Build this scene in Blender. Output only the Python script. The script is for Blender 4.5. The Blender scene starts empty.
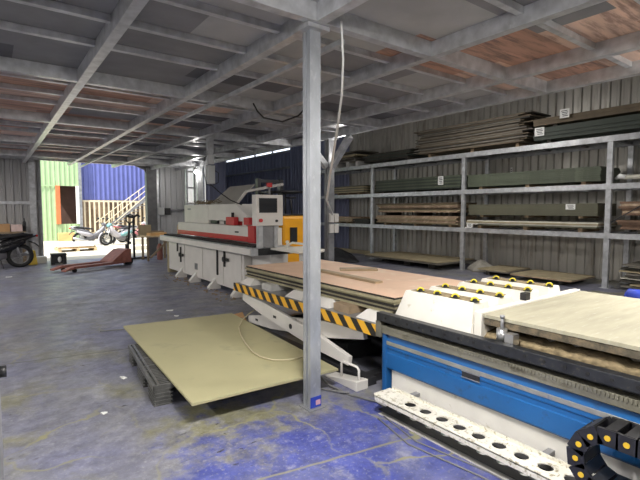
import bpy, bmesh, math, random
from mathutils import Vector, Matrix
random.seed(7)
C = bpy.context.scene.collection
PI = math.pi
H = 1.6

# ---------------------------------------------------------------- materials
def mat(name, col, rough=.55, metal=0., var=.12, scale=6., bump=0., dirt=None, emit=None, stretch=(1, 1, 1), spec=.5):
    m = bpy.data.materials.new(name); m.use_nodes = True
    nt = m.node_tree; N = nt.nodes; L = nt.links
    b = N['Principled BSDF']
    b.inputs['Roughness'].default_value = rough
    b.inputs['Metallic'].default_value = metal
    b.inputs['Specular IOR Level'].default_value = spec
    tc = N.new('ShaderNodeTexCoord'); mp = N.new('ShaderNodeMapping'); mp.inputs['Scale'].default_value = stretch
    L.new(tc.outputs['Object'], mp.inputs['Vector'])
    nz = N.new('ShaderNodeTexNoise'); nz.inputs['Scale'].default_value = scale; nz.inputs['Detail'].default_value = 5
    L.new(mp.outputs['Vector'], nz.inputs['Vector'])
    rp = N.new('ShaderNodeValToRGB')
    rp.color_ramp.elements[0].position = .3; rp.color_ramp.elements[1].position = .7
    rp.color_ramp.elements[0].color = tuple(max(0, c*(1-var)) for c in col)+(1,)
    rp.color_ramp.elements[1].color = tuple(min(1, c*(1+var)) for c in col)+(1,)
    L.new(nz.outputs['Fac'], rp.inputs['Fac'])
    out = rp.outputs['Color']
    if dirt:
        dc, amt, ds = dirt
        n2 = N.new('ShaderNodeTexNoise'); n2.inputs['Scale'].default_value = ds; n2.inputs['Detail'].default_value = 8
        n2.inputs['Roughness'].default_value = .65
        L.new(mp.outputs['Vector'], n2.inputs['Vector'])
        r2 = N.new('ShaderNodeValToRGB')
        r2.color_ramp.elements[0].position = .62-amt*.4; r2.color_ramp.elements[1].position = .72-amt*.3
        r2.color_ramp.elements[0].color = (0, 0, 0, 1); r2.color_ramp.elements[1].color = (1, 1, 1, 1)
        L.new(n2.outputs['Fac'], r2.inputs['Fac'])
        mx = N.new('ShaderNodeMixRGB'); mx.inputs['Color2'].default_value = tuple(dc)+(1,)
        L.new(r2.outputs['Color'], mx.inputs['Fac']); L.new(out, mx.inputs['Color1']); out = mx.outputs['Color']
    L.new(out, b.inputs['Base Color'])
    if bump:
        bp = N.new('ShaderNodeBump'); bp.inputs['Strength'].default_value = bump; bp.inputs['Distance'].default_value = .02
        L.new(nz.outputs['Fac'], bp.inputs['Height']); L.new(bp.outputs['Normal'], b.inputs['Normal'])
    if emit:
        b.inputs['Emission Color'].default_value = tuple(emit[0])+(1,); b.inputs['Emission Strength'].default_value = emit[1]
    return m

M = {}
def dm(k, *a, **kw): M[k] = mat(k, *a, **kw)
dm('galv', (.52, .53, .55), .38, .55, .22, 9, .05)
dm('galv_dark', (.30, .305, .32), .45, .5, .25, 7, .05)
dm('galv_column', (.42, .44, .47), .40, .5, .16, 10, .02, dirt=((.52, .54, .56), .1, 26), stretch=(1, 1, .4))
dm('joist', (.56, .57, .59), .30, .5, .22, 9, .02, dirt=((.62, .63, .65), .05, 16))
dm('jamb_dark', (.13, .13, .135), .5, .3, .2, 6)
dm('white_metal', (.74, .71, .67), .42, 0, .05, 4)
dm('cream_metal', (.80, .77, .70), .5, 0, .06, 5, dirt=((.55, .50, .38), -.02, 14))
dm('offwhite_dirty', (.74, .71, .62), .55, 0, .1, 6, dirt=((.30, .26, .15), .22, 34))
dm('grey_metal', (.30, .30, .31), .4, .4, .15, 8)
dm('dark_metal', (.05, .05, .055), .4, .5, .3, 9)
dm('black_plastic', (.018, .018, .02), .42, 0, .3, 20)
dm('pallet_plastic', (.11, .11, .105), .28, 0, .3, 14, dirt=((.20, .19, .17), .05, 18))
dm('black_rubber', (.012, .012, .012), .75, 0, .3, 20)
dm('red_paint', (.55, .03, .035), .4, 0, .1, 6)
dm('jack_red', (.34, .13, .10), .6, 0, .25, 9, dirt=((.22, .13, .11), .15, 14))
dm('blue_paint', (.012, .105, .31), .35, 0, .08, 5, dirt=((.02, .07, .17), .12, 10))
dm('blue_edge', (.36, .36, .32), .3, .5, .25, 9, dirt=((.16, .22, .30), .05, 14))
dm('yellow_paint', (.80, .36, .012), .45, 0, .08, 4)
dm('rail_black', (.03, .032, .036), .38, .3, .3, 12, dirt=((.11, .095, .065), .1, 24))
dm('rack_gear', (.21, .20, .155), .5, .3, .3, 8, dirt=((.10, .09, .06), .2, 16), stretch=(1, .3, 1))
dm('spoil', (.36, .335, .245), .8, 0, .12, 5, dirt=((.42, .40, .31), .15, 16), stretch=(.5, 3, 1))
dm('spoil_edge', (.085, .072, .05), .85, 0, .4, 22, .2, dirt=((.17, .13, .08), .4, 14))
dm('sawdust', (.24, .185, .105), .95, 0, .35, 26, .6)
dm('olive_board', (.40, .37, .215), .6, 0, .07, 1.6, dirt=((.33, .31, .19), .15, 2.2))
dm('board_edge', (.10, .09, .055), .8, 0, .2, 9)
dm('pink_board', (.66, .44, .305), .6, 0, .08, 2, dirt=((.72, .55, .40), .2, 3))
dm('stack_board', (.30, .27, .17), .7, 0, .2, 4)
dm('black_edge', (.025, .022, .018), .8, 0, .3, 9)
dm('strip_board', (.34, .25, .15), .65, 0, .2, 5)
dm('green_board', (.085, .10, .068), .6, 0, .18, 3, dirt=((.15, .165, .12), .15, 7))
dm('dark_green_board', (.042, .053, .042), .65, 0, .2, 3)
dm('olive_pack', (.115, .112, .075), .65, 0, .15, 3)
dm('brown_board', (.38, .27, .18), .7, 0, .2, 4, dirt=((.55, .42, .30), .3, 6))
dm('rust_board', (.19, .115, .075), .7, 0, .3, 5)
dm('tan_board', (.36, .30, .19), .75, 0, .2, 4)
dm('grey_board', (.17, .155, .13), .8, 0, .25, 5)
dm('dark_board', (.055, .05, .042), .8, 0, .3, 5)
dm('dark_brown_board', (.13, .10, .065), .75, 0, .25, 4)
dm('pale_board', (.60, .58, .50), .7, 0, .15, 4)
dm('timber', (.30, .22, .14), .8, 0, .25, 6)
dm('light_timber', (.62, .47, .28), .75, 0, .2, 6)
dm('orange_timber', (.70, .42, .17), .7, 0, .12, 4)
dm('concrete_block', (.50, .49, .47), .85, 0, .15, 9)
dm('paper', (.82, .82, .80), .8, 0, .03, 5)
dm('ink', (.05, .05, .06), .8, 0, .1, 5)
dm('tarp_grey', (.33, .31, .27), .9, 0, .25, 5)
dm('tarp_black', (.02, .02, .022), .55, 0, .3, 6)
dm('cable_white', (.80, .80, .78), .5, 0, .05, 5)
dm('cable_tan', (.52, .46, .30), .6, 0, .1, 5)
dm('cable_grey', (.18, .18, .18), .6, 0, .1, 5)
dm('screen', (.035, .037, .042), .18, 0, .1, 3)
dm('clear_lid', (.42, .40, .36), .3, 0, .1, 3)
dm('cream_fence', (.72, .62, .44), .7, 0, .1, 4)
dm('cone_yellow', (.78, .55, .07), .6, 0, .1, 5)
dm('suction_yellow', (.80, .66, .05), .5, 0, .1, 5)
dm('dot_yellow', (.72, .47, .03), .45, 0, .1, 5)
dm('bike_black', (.012, .012, .014), .22, 0, .2, 5)
dm('bike_seat', (.016, .016, .018), .55, 0, .2, 12)
dm('bike_silver', (.55, .55, .55), .3, .8, .1, 9)
dm('bike_white', (.50, .48, .52), .3, 0, .08, 5)
dm('bike_teal', (.16, .33, .34), .3, 0, .1, 5)
dm('bike_grey', (.16, .155, .17), .35, 0, .1, 5)
dm('bike_red', (.38, .14, .15), .35, 0, .1, 5)
dm('lens_red', (.5, .02, .02), .25, 0, .1, 5)
dm('cardboard', (.46, .27, .13), .85, 0, .15, 5)
dm('pink_box', (.72, .55, .52), .7, 0, .15, 9)
dm('tape_blue', (.03, .06, .42), .5, 0, .1, 5)
dm('tape_pink', (.60, .35, .42), .6, 0, .1, 5)
dm('lamp_glow', (1, 1, 1), .4, emit=((1, .97, .92), 30))
dm('tube_glow', (1, 1, 1), .4, emit=((1, .97, .92), 12))
dm('corr_right', (.47, .45, .41), .42, .25, .15, 3, dirt=((.31, .28, .24), .2, 5), stretch=(1, 1, .15))
dm('corr_grey', (.36, .355, .355), .45, .3, .12, 3, stretch=(1, 1, .15))
dm('corr_light', (.50, .50, .51), .42, .35, .12, 3, stretch=(1, 1, .15))
dm('corr_navy', (.21, .225, .33), .5, .1, .12, 3, stretch=(1, 1, .15))
dm('corr_green', (.36, .50, .27), .55, 0, .06, 3)
dm('corr_blue', (.13, .15, .40), .5, 0, .08, 3)
dm('orange_door', (.62, .17, .06), .6, 0, .15, 4)
dm('dark_room', (.10, .055, .045), .8, 0, .15, 3)
dm('concrete_out', (.46, .42, .35), .9, 0, .12, 1.2, dirt=((.40, .36, .30), .2, 2))
dm('panel_roof', (.5, .5, .5), .6, 0, .1, 3)
dm('glass_box', (.62, .63, .63), .35, 0, .05, 5)

# translucent roof sheet
def translucent():
    m = bpy.data.materials.new('roof_translucent'); m.use_nodes = True
    nt = m.node_tree; N = nt.nodes; L = nt.links; N.clear()
    o = N.new('ShaderNodeOutputMaterial'); t = N.new('ShaderNodeBsdfTranslucent'); d = N.new('ShaderNodeBsdfDiffuse'); x = N.new('ShaderNodeMixShader')
    t.inputs['Color'].default_value = (.45, .47, .48, 1); d.inputs['Color'].default_value = (.7, .7, .7, 1); x.inputs['Fac'].default_value = .25
    L.new(t.outputs[0], x.inputs[2]); L.new(d.outputs[0], x.inputs[1]); L.new(x.outputs[0], o.inputs['Surface'])
    return m
M['roof_translucent'] = translucent()

# hazard stripes: diagonal yellow and black
def hazard():
    m = bpy.data.materials.new('hazard_stripes'); m.use_nodes = True
    nt = m.node_tree; N = nt.nodes; L = nt.links; b = N['Principled BSDF']; b.inputs['Roughness'].default_value = .5
    tc = N.new('ShaderNodeTexCoord'); sx = N.new('ShaderNodeSeparateXYZ'); L.new(tc.outputs['Object'], sx.inputs[0])
    def mth(op, a, bb):
        n = N.new('ShaderNodeMath'); n.operation = op
        for i, v in enumerate((a, bb)):
            if isinstance(v, (int, float)): n.inputs[i].default_value = v
            else: L.new(v, n.inputs[i])
        return n.outputs[0]
    s = mth('ADD', sx.outputs['Y'], mth('MULTIPLY', sx.outputs['Z'], -.9))
    f = mth('FRACT', mth('MULTIPLY', mth('ADD', s, 20.), 5.2), 0)
    k = mth('GREATER_THAN', f, .52)
    mx = N.new('ShaderNodeMixRGB'); mx.inputs[1].default_value = (.80, .43, .03, 1); mx.inputs[2].default_value = (.018, .016, .015, 1)
    L.new(k, mx.inputs[0]); L.new(mx.outputs[0], b.inputs['Base Color'])
    return m
M['hazard'] = hazard()

# floor: worn blue paint over grey concrete with olive dust, cracks and joints
def floor_mat():
    m = bpy.data.materials.new('worn_floor_paint'); m.use_nodes = True
    nt = m.node_tree; N = nt.nodes; L = nt.links; b = N['Principled BSDF']
    tc = N.new('ShaderNodeTexCoord'); P = tc.outputs['Object']
    sx = N.new('ShaderNodeSeparateXYZ'); L.new(P, sx.inputs[0]); X, Y = sx.outputs['X'], sx.outputs['Y']
    def mth(op, a, bb=0., clamp=False):
        n = N.new('ShaderNodeMath'); n.operation = op; n.use_clamp = clamp
        for i, v in enumerate((a, bb)):
            if isinstance(v, (int, float)): n.inputs[i].default_value = v
            else: L.new(v, n.inputs[i])
        return n.outputs[0]
    def noise(sc, det=6, rough=.6, vec=P, dist=0.):
        n = N.new('ShaderNodeTexNoise'); n.inputs['Scale'].default_value = sc; n.inputs['Detail'].default_value = det
        n.inputs['Roughness'].default_value = rough; n.inputs['Distortion'].default_value = dist; L.new(vec, n.inputs['Vector']); return n.outputs['Fac']
    def ramp(v, a, c):
        r = N.new('ShaderNodeMapRange'); r.inputs[1].default_value = a; r.inputs[2].default_value = c; r.clamp = True
        L.new(v, r.inputs[0]); return r.outputs[0]
    def mix(f, c1, c2):
        n = N.new('ShaderNodeMixRGB')
        for i, v in enumerate((f, c1, c2)):
            if isinstance(v, (int, float)): n.inputs[i].default_value = v
            elif isinstance(v, tuple): n.inputs[i].default_value = v+(1,)
            else: L.new(v, n.inputs[i])
        return n.outputs[0]
    # base worn paint, greyer with traffic towards the door
    grey = mix(ramp(noise(1.3), .35, .65), (.19, .19, .205), (.27, .27, .285))
    blueA = mix(ramp(noise(2.6, 8, .7), .3, .7), (.055, .07, .30), (.11, .13, .38))
    # distance from a patch of good paint in front of the steel column
    dx = mth('SUBTRACT', X, 1.65); dy = mth('SUBTRACT', Y, 1.75)
    d = mth('SQRT', mth('ADD', mth('POWER', mth('ABSOLUTE', dx), 2.), mth('POWER', mth('ABSOLUTE', dy), 2.)))
    good = ramp(mth('ADD', mth('MULTIPLY', d, -.42), mth('MULTIPLY', noise(2.2, 12, .72), 1.9)), .36, .60)
    faint = mix(ramp(noise(.9, 4), .35, .6), grey, (.20, .205, .29))
    col = mix(good, faint, blueA)
    # olive dust patches
    olive = ramp(noise(1.05, 7, .62, dist=.4), .50, .60)
    near = ramp(Y, 9.0, 3.5)
    col = mix(mth('MULTIPLY', mth('MULTIPLY', olive, mth('SUBTRACT', 1., mth('MULTIPLY', good, .75))), mth('MULTIPLY', near, .9)), col, (.24, .23, .135))
    # fine speckle and dark scuffs
    col = mix(mth('MULTIPLY', ramp(noise(38, 4), .57, .66), .5), col, (.33, .33, .33))
    scv = N.new('ShaderNodeMapping'); scv.inputs['Scale'].default_value = (1., 2.2, 1); L.new(P, scv.inputs[0])
    scuff = mth('MULTIPLY', ramp(noise(9., 6, .55, scv.outputs[0]), .64, .69), ramp(noise(1.1, 2), .48, .56))
    col = mix(mth('MULTIPLY', scuff, .85), col, (.035, .035, .04))
    # pale worn streaks
    col = mix(mth('MULTIPLY', ramp(noise(3.4, 10, .72), .54, .66), .5), col, (.40, .40, .43))
    gr = N.new('ShaderNodeMapRange'); gr.inputs[1].default_value = .3; gr.inputs[2].default_value = .7; gr.inputs[3].default_value = .50; gr.inputs[4].default_value = 1.22; L.new(noise(6.5, 12, .78), gr.inputs[0])
    ml = N.new('ShaderNodeMixRGB'); ml.blend_type = 'MULTIPLY'; ml.inputs[0].default_value = 1.; L.new(col, ml.inputs[1]); L.new(gr.outputs[0], ml.inputs[2]); col = ml.outputs[0]
    # cracks
    wv = N.new('ShaderNodeVectorMath'); wv.operation = 'ADD'
    nn = N.new('ShaderNodeTexNoise'); nn.inputs['Scale'].default_value = 2.5; nn.inputs['Detail'].default_value = 6; L.new(P, nn.inputs['Vector'])
    sc = N.new('ShaderNodeVectorMath'); sc.operation = 'SCALE'; sc.inputs['Scale'].default_value = .45; L.new(nn.outputs['Color'], sc.inputs[0])
    L.new(P, wv.inputs[0]); L.new(sc.outputs[0], wv.inputs[1])
    vo = N.new('ShaderNodeTexVoronoi'); vo.feature = 'DISTANCE_TO_EDGE'; vo.inputs['Scale'].default_value = .85; L.new(wv.outputs[0], vo.inputs['Vector'])
    ck = mth('MULTIPLY', ramp(vo.outputs['Distance'], .014, .003), mth('MULTIPLY', ramp(noise(.8, 2), .42, .55), near))
    col = mix(ck, col, (.26, .25, .15))
    # slab joints
    jn = mth('MULTIPLY', mth('SUBTRACT', noise(5., 4), .5), .03)
    jy = mth('ADD', mth('ADD', Y, mth('MULTIPLY', X, .18)), jn)
    for yy in (2.48, 5.6, 8.7, 11.8):
        jd = mth('ABSOLUTE', mth('SUBTRACT', jy, yy))
        col = mix(mth('MULTIPLY', ramp(jd, .014, .005), .8), col, (.24, .23, .14) if yy < 4 else (.07, .07, .075))
    L.new(col, b.inputs['Base Color'])
    rg = ramp(noise(2.3, 6), .3, .7)
    mr = N.new('ShaderNodeMapRange'); mr.inputs[3].default_value = .30; mr.inputs[4].default_value = .62; L.new(rg, mr.inputs[0]); L.new(mr.outputs[0], b.inputs['Roughness'])
    bp = N.new('ShaderNodeBump'); bp.inputs['Strength'].default_value = .12; bp.inputs['Distance'].default_value = .01
    L.new(noise(16, 6), bp.inputs['Height']); L.new(bp.outputs[0], b.inputs['Normal'])
    return m
M['floor'] = floor_mat()

# ---------------------------------------------------------------- mesh builder
class MB:
    def __init__(s): s.v = []; s.f = []; s.mi = []; s.sm = []; s.cur = 0
    def use(s, i): s.cur = i; return s
    def face(s, idx, smooth=False): s.f.append(idx); s.mi.append(s.cur); s.sm.append(smooth)
    def verts(s, pts): n = len(s.v); s.v += [tuple(p) for p in pts]; return n
    def box(s, x0, x1, y0, y1, z0, z1, M4=None):
        p = [Vector((x, y, z)) for z in (z0, z1) for y in (y0, y1) for x in (x0, x1)]
        if M4: p = [M4 @ q for q in p]
        n = s.verts(p)
        for q in ((0, 2, 3, 1), (4, 5, 7, 6), (0, 1, 5, 4), (2, 6, 7, 3), (0, 4, 6, 2), (1, 3, 7, 5)): s.face([n+i for i in q])
        return s
    def hexa(s, p):  # 8 corners: bottom ring of 4 then top ring of 4
        n = s.verts(p)
        for q in ((3, 2, 1, 0), (4, 5, 6, 7), (0, 1, 5, 4), (1, 2, 6, 5), (2, 3, 7, 6), (3, 0, 4, 7)): s.face([n+i for i in q])
        return s
    def prism(s, poly, axis, a, b):  # poly in the other two axes (cyclic order kept), extruded along axis
        def P(u, w, t): return {'x': (t, u, w), 'y': (u, t, w), 'z': (u, w, t)}[axis]
        k = len(poly); n = s.verts([P(u, w, a) for u, w in poly]+[P(u, w, b) for u, w in poly])
        s.face([n+i for i in range(k)][::-1]); s.face([n+k+i for i in range(k)])
        for i in range(k): j = (i+1) % k; s.face([n+i, n+j, n+k+j, n+k+i])
        return s
    def rings(s, rs, cap=True, smooth=True):
        k = len(rs[0]); st = [s.verts(r) for r in rs]
        for a, b in zip(st, st[1:]):
            for i in range(k): j = (i+1) % k; s.face([a+i, a+j, b+j, b+i], smooth)
        if cap: s.face([st[0]+i for i in range(k)][::-1]); s.face([st[-1]+i for i in range(k)])
        return s
    def tube(s, pts, r, n=8, cap=True):
        pts = [Vector(p) for p in pts]; rs = []; up = None
        for i, p in enumerate(pts):
            t = (pts[min(i+1, len(pts)-1)]-pts[max(i-1, 0)]).normalized()
            if up is None: up = Vector((0, 0, 1)) if abs(t.z) < .9 else Vector((1, 0, 0))
            a = t.cross(up).normalized(); b = a.cross(t).normalized(); up = b
            rr = r[i] if isinstance(r, (list, tuple)) else r
            rs.append([p+(a*math.cos(2*PI*k/n)+b*math.sin(2*PI*k/n))*rr for k in range(n)])
        return s.rings(rs, cap)
    def cyl(s, p0, p1, r, n=16, r2=None): return s.tube([p0, p1], [r, r if r2 is None else r2], n)
    def torus(s, c, axis, R, r, n=32, k=8, a0=0, a1=2*PI):
        c = Vector(c); ax = Vector(axis).normalized(); u = ax.orthogonal().normalized(); w = ax.cross(u)
        rs = []
        for i in range(n+1):
            t = a0+(a1-a0)*i/n; d = u*math.cos(t)+w*math.sin(t); ce = c+d*R
            rs.append([ce+d*(r*math.cos(2*PI*j/k))+ax*(r*math.sin(2*PI*j/k)) for j in range(k)])
        return s.rings(rs, cap=abs(a1-a0) < 2*PI-.01)
    def sphere(s, c, r, n=14, m=8, sz=1., top=PI):
        c = Vector(c); rs = []
        for i in range(m+1):
            t = max(.02, min(PI-.02, top*i/m)); rs.append([c+Vector((r*math.sin(t)*math.cos(2*PI*j/n), r*math.sin(t)*math.sin(2*PI*j/n), r*sz*math.cos(t))) for j in range(n)])
        return s.rings(rs[::-1])
    def build(s, name, mats, parent=None, bevel=0., loc=None):
        me = bpy.data.meshes.new(name); me.from_pydata([tuple(p) for p in s.v], [], s.f); 
        if not isinstance(mats, (list, tuple)): mats = [mats]
        for m in mats: me.materials.append(M[m] if isinstance(m, str) else m)
        for p, i, sm in zip(me.polygons, s.mi, s.sm): p.material_index = min(i, len(mats)-1); p.use_smooth = sm
        bm = bmesh.new(); bm.from_mesh(me); bmesh.ops.recalc_face_normals(bm, faces=bm.faces); bm.to_mesh(me); bm.free()
        o = bpy.data.objects.new(name, me); C.objects.link(o)
        if parent: o.parent = parent
        if loc: o.location = loc
        if bevel:
            b = o.modifiers.new('edge', 'BEVEL'); b.width = bevel; b.segments = 2; b.limit_method = 'ANGLE'
        return o
def B(*a): return MB().box(*a)
def tag(o, label, cat=None, group=None):
    o['label'] = label
    if cat: o['category'] = cat
    if group: o['group'] = group
    return o
def thing(name, label, cat, loc=(0, 0, 0), rz=0., group=None):
    o = bpy.data.objects.new(name, None); C.objects.link(o); o.location = loc; o.rotation_euler = (0, 0, rz); o.empty_display_size = .1
    return tag(o, label, cat, group)
def struct(o): o['kind'] = 'structure'; return o
def solo(name, mb, m, label, cat, loc, group=None, bevel=0., rz=0.):   # one-mesh thing, verts local to loc
    o = mb.build(name, m, None, bevel, loc); o.rotation_euler = (0, 0, rz); return tag(o, label, cat, group)
def copy_tree(o, parent=None):
    c = o.copy(); C.objects.link(c)
    if parent: c.parent = parent
    for ch in o.children: copy_tree(ch, c)
    return c
ORD = ['topmost', 'second', 'third', 'fourth', 'fifth', 'sixth', 'seventh', 'eighth', 'ninth', 'tenth', 'eleventh', 'twelfth', 'thirteenth', 'fourteenth', 'fifteenth', 'sixteenth', 'seventeenth', 'eighteenth', 'nineteenth', 'twentieth', 'twenty-first', 'twenty-second', 'twenty-third', 'twenty-fourth']

# ---------------------------------------------------------------- the shell
def corr(name, axis, fixed, a0, a1, z0, z1, m, pitch=.2, depth=.035, side=1):
    """ribbed sheet running along axis at the fixed coordinate; ribs stand out towards side"""
    prof = []; t = a0
    while t < a1-1e-6:
        for u, d in ((0, 0), (.55, 0), (.65, 1), (.9, 1)): 
            if t+u*pitch <= a1: prof.append((t+u*pitch, d*depth*side))
        t += pitch
    prof.append((a1, 0)); mb = MB(); th = -.004*side
    P = (lambda a, d, z: (fixed+d, a, z)) if axis == 'y' else (lambda a, d, z: (a, fixed+d, z))
    k = len(prof)
    n = mb.verts([P(a, d, z0) for a, d in prof]+[P(a, d, z1) for a, d in prof]+[P(a, d+th, z0) for a, d in prof]+[P(a, d+th, z1) for a, d in prof])
    for i in range(k-1):
        mb.face([n+i, n+i+1, n+k+i+1, n+k+i]); mb.face([n+2*k+i+1, n+2*k+i, n+3*k+i, n+3*k+i+1])
        mb.face([n+i, n+2*k+i, n+2*k+i+1, n+i+1]); mb.face([n+k+i+1, n+3*k+i+1, n+3*k+i, n+k+i])
    mb.face([n, n+k, n+3*k, n+2*k]); mb.face([n+k-1, n+3*k-1, n+4*k-1, n+2*k-1])
    return struct(mb.build(name, m))

XL, XR, YB, YF, YD = -4.0, 11.35, -6.0, 16.2, 28.5
struct(B(XL, XR, YB, YF, -.1, 0).box(7.4, XR, YF, YD, -.1, 0).build('floor', 'floor'))
struct(B(-25, 7.4, YF, 45, -.12, -.012).build('ground', 'concrete_out'))
corr('wall_right', 'y', XR, YB, 17.3, 0, 4.62, 'corr_right', .2, .04, -1)
corr('wall_right_far', 'y', XR, 17.3, YD, 0, 4.36, 'corr_navy', .34, .05, -1)
corr('wall_navy', 'y', XR-.10, 13.3, 17.5, 0, 4.5, 'corr_navy', .2, .04, -1)
corr('wall_left', 'y', XL, YB, YF, 0, 4.62, 'corr_grey', .2, .04, 1)
corr('wall_rear', 'x', YB, XL, XR, 0, 4.62, 'corr_grey', .2, .04, 1)
corr('wall_back', 'x', YF, XL, 1.27, 0, 3.3, 'corr_grey', .2, .04, -1)
corr('wall_back_middle', 'x', YF, 4.76, 5.82, 0, 3.45, 'corr_light', .2, .04, -1)
corr('wall_deep', 'x', YD, 7.6, XR, 0, 4.62, 'corr_navy', .3, .04, -1)
corr('wall_deep_side', 'y', 7.4, YF+.1, YD, 0, 4.62, 'corr_grey', .3, .04, 1)
corr('wall_back_navy', 'x', YF+.05, 6.62, 7.45, 0, 4.62, 'corr_navy', .2, .04, -1)
struct(B(XL, 5.82, YF-.02, YF+.06, 3.3, 4.62).build('wall_upper', 'corr_grey'))
struct(B(XL-.1, XR+.1, YB-.1, 13.0, 4.62, 4.68).box(XL-.1, 5.8, 13.0, YF+.1, 4.62, 4.68).build('ceiling_roof', 'panel_roof'))
struct(B(5.8, XR+.1, 13.0, YF+.15, 4.62, 4.66).box(7.35, XR+.1, YF+.15, YD+.1, 4.62, 4.66).build('ceiling_roof_sheet', 'roof_translucent'))
# steel frame above the far blue wall
fr = MB()
for yy in (17.4, 19.2, 21., 22.8, 24.6, 26.4, 28.2): fr.box(XR-.08, XR-.02, yy-.05, yy+.05, 4.3, 4.62)
fr.box(XR-.09, XR-.02, 17.3, YD, 3.55, 3.63).box(XR-.12, XR-.05, 17.3, YD, 4.30, 4.38)
struct(fr.build('trim_1', 'galv_dark'))
# back wall posts, girts, lintel
struct(B(.98, 1.14, YF-.14, YF-.04, 0, 3.2).build('trim_2', 'galv'))
struct(B(XL, .98, YF-.1, YF-.045, 1.77, 1.86).build('trim_3', 'galv'))
struct(B(1.14, 1.27, YF-.1, YF-.045, 1.84, 1.9).box(1.23, 1.29, YF-.06, YF+.04, 0, 3.2).build('trim_4', 'galv_dark'))
struct(B(1.14, 5.9, YF-.1, YF+.04, 3.12, 3.34).build('trim_5', 'galv_dark'))
struct(B(XL, XR, YB+.06, YB+.1, 0, .12).build('baseboard_rear', 'galv_dark'))
# dark jamb leaf on the far side of the opening with its bracket
struct(B(4.40, 4.74, YF-.16, YF+.05, 0, 3.12).box(4.40, 4.44, YF-.17, YF-.15, 0, 3.1).box(4.42, 4.72, YF-.175, YF-.155, 1.42, 1.47)
       .prism([(4.0, 3.12), (4.42, 3.12), (4.42, 2.82), (4.34, 2.98)], 'y', YF-.12, YF-.06).build('door_1', 'jamb_dark'))
struct(B(4.74, 4.82, YF-.14, YF-.02, 0, 3.15).build('trim_6', 'galv'))
# lattice frame beside the lamp post, looking through to the deep bay
lt = MB()
for xx in (5.9, 6.2, 6.55): lt.box(xx, xx+.07, 16.35, 16.42, 0, 3.5)
for zz in (.6, 1.2, 1.8, 2.4, 3.0, 3.45): lt.box(5.9, 6.6, 16.36, 16.41, zz, zz+.06)
struct(lt.build('trim_7', 'galv'))
struct(B(5.82, 6.64, 16.3, 16.36, 3.5, 4.62).build('wall_upper_lattice', 'corr_grey'))

# ceiling of the mezzanine: boards on joists on beams
CX = [-1.6, -.35, .87, 2.05, 3.34, 4.58, 5.45]
main_y = [-2.8, 0, 2.79, 5.6, 8.4, 11.2, 14.0]
pan = MB()
keys = ['ceil_grey', 'ceil_light', 'ceil_dark', 'ceil_red', 'ceil_red_pale']
dm('ceil_grey', (.21, .21, .225), .6, 0, .15, 3)
dm('ceil_light', (.38, .38, .385), .55, 0, .12, 3)
dm('ceil_dark', (.10, .10, .115), .65, 0, .2, 3)
dm('ceil_red', (.44, .25, .18), .55, 0, .25, 3, dirt=((.20, .12, .10), .3, 5), stretch=(.4, 3, 1))
dm('ceil_red_pale', (.64, .45, .36), .5, 0, .2, 3, dirt=((.32, .20, .16), .3, 5), stretch=(.4, 3, 1))
yy = -2.8; row = 0
while yy < 16.1:
    y1 = min(yy+.61, 16.15); x0 = -1.8-.4*(row % 3)
    while x0 < 5.5:
        x1 = min(x0+1.22, 5.5); cx, cy = (x0+x1)/2, (yy+y1)/2; rr = random.random()
        if cy > 5.5 and cx < 3.0: k = 3 if rr < .34 else 4 if rr < .66 else 2 if rr < .82 else 0
        elif cx > 3.2 and cy < 3.0: k = 4 if rr < .5 else 3 if rr < .85 else 0
        else: k = 0 if rr < .5 else 1 if rr < .75 else 2
        pan.use(k); pan.box(max(x0, -1.8), x1, yy, y1, 3.135, 3.15); x0 = x1
    yy = y1; row += 1
struct(pan.build('ceiling', keys))
def cbeam_y(x, y0, y1, z0, z1, w=.11, m='joist', mouth=1):
    t = .008
    mb = B(x-w/2, x+w/2, y0, y1, z0, z0+t).box(x-w/2, x+w/2, y0, y1, z1-t, z1)
    mb.box(x-w/2, x-w/2+t, y0, y1, z0+t, z1-t); mb.box(x+w/2-t, x+w/2, y0, y1, z0+t, z0+.03)
    return struct(mb.build('ceiling_beam', m))
def cbeam_x(y, x0, x1, z0, z1, w=.1, m='joist'):
    t = .008
    mb = B(x0, x1, y-w/2, y+w/2, z0, z0+t).box(x0, x1, y-w/2, y+w/2, z1-t, z1)
    mb.box(x0, x1, y-w/2, y-w/2+t, z0+t, z1-t).box(x0, x1, y+w/2-t, y+w/2, z0+t, z0+.03)
    return struct(mb.build('ceiling_joist', m))
for x in CX: cbeam_y(x, -2.8, 16.1, 3.0, 3.134, .085)
for a, b in zip(CX, CX[1:]):
    for y in main_y: cbeam_x(y, a+.045, b-.045, 3.0, 3.134, .08)
    for i, y in enumerate(main_y[:-1]):
        for d in (.50, 1.12, 1.76) if y > 1 else (.62, 1.27, 1.9): cbeam_x(y+d, a+.045, b-.045, 3.08, 3.134, .055)
    for k in range(1, 4): cbeam_x(14.0+.56*k, a+.045, b-.045, 3.08, 3.134, .055)
# long thin tie under the joists
struct(B(2.36, 2.40, 2.9, 16.0, 2.955, 2.998).build('ceiling_tie', 'galv'))

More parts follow.
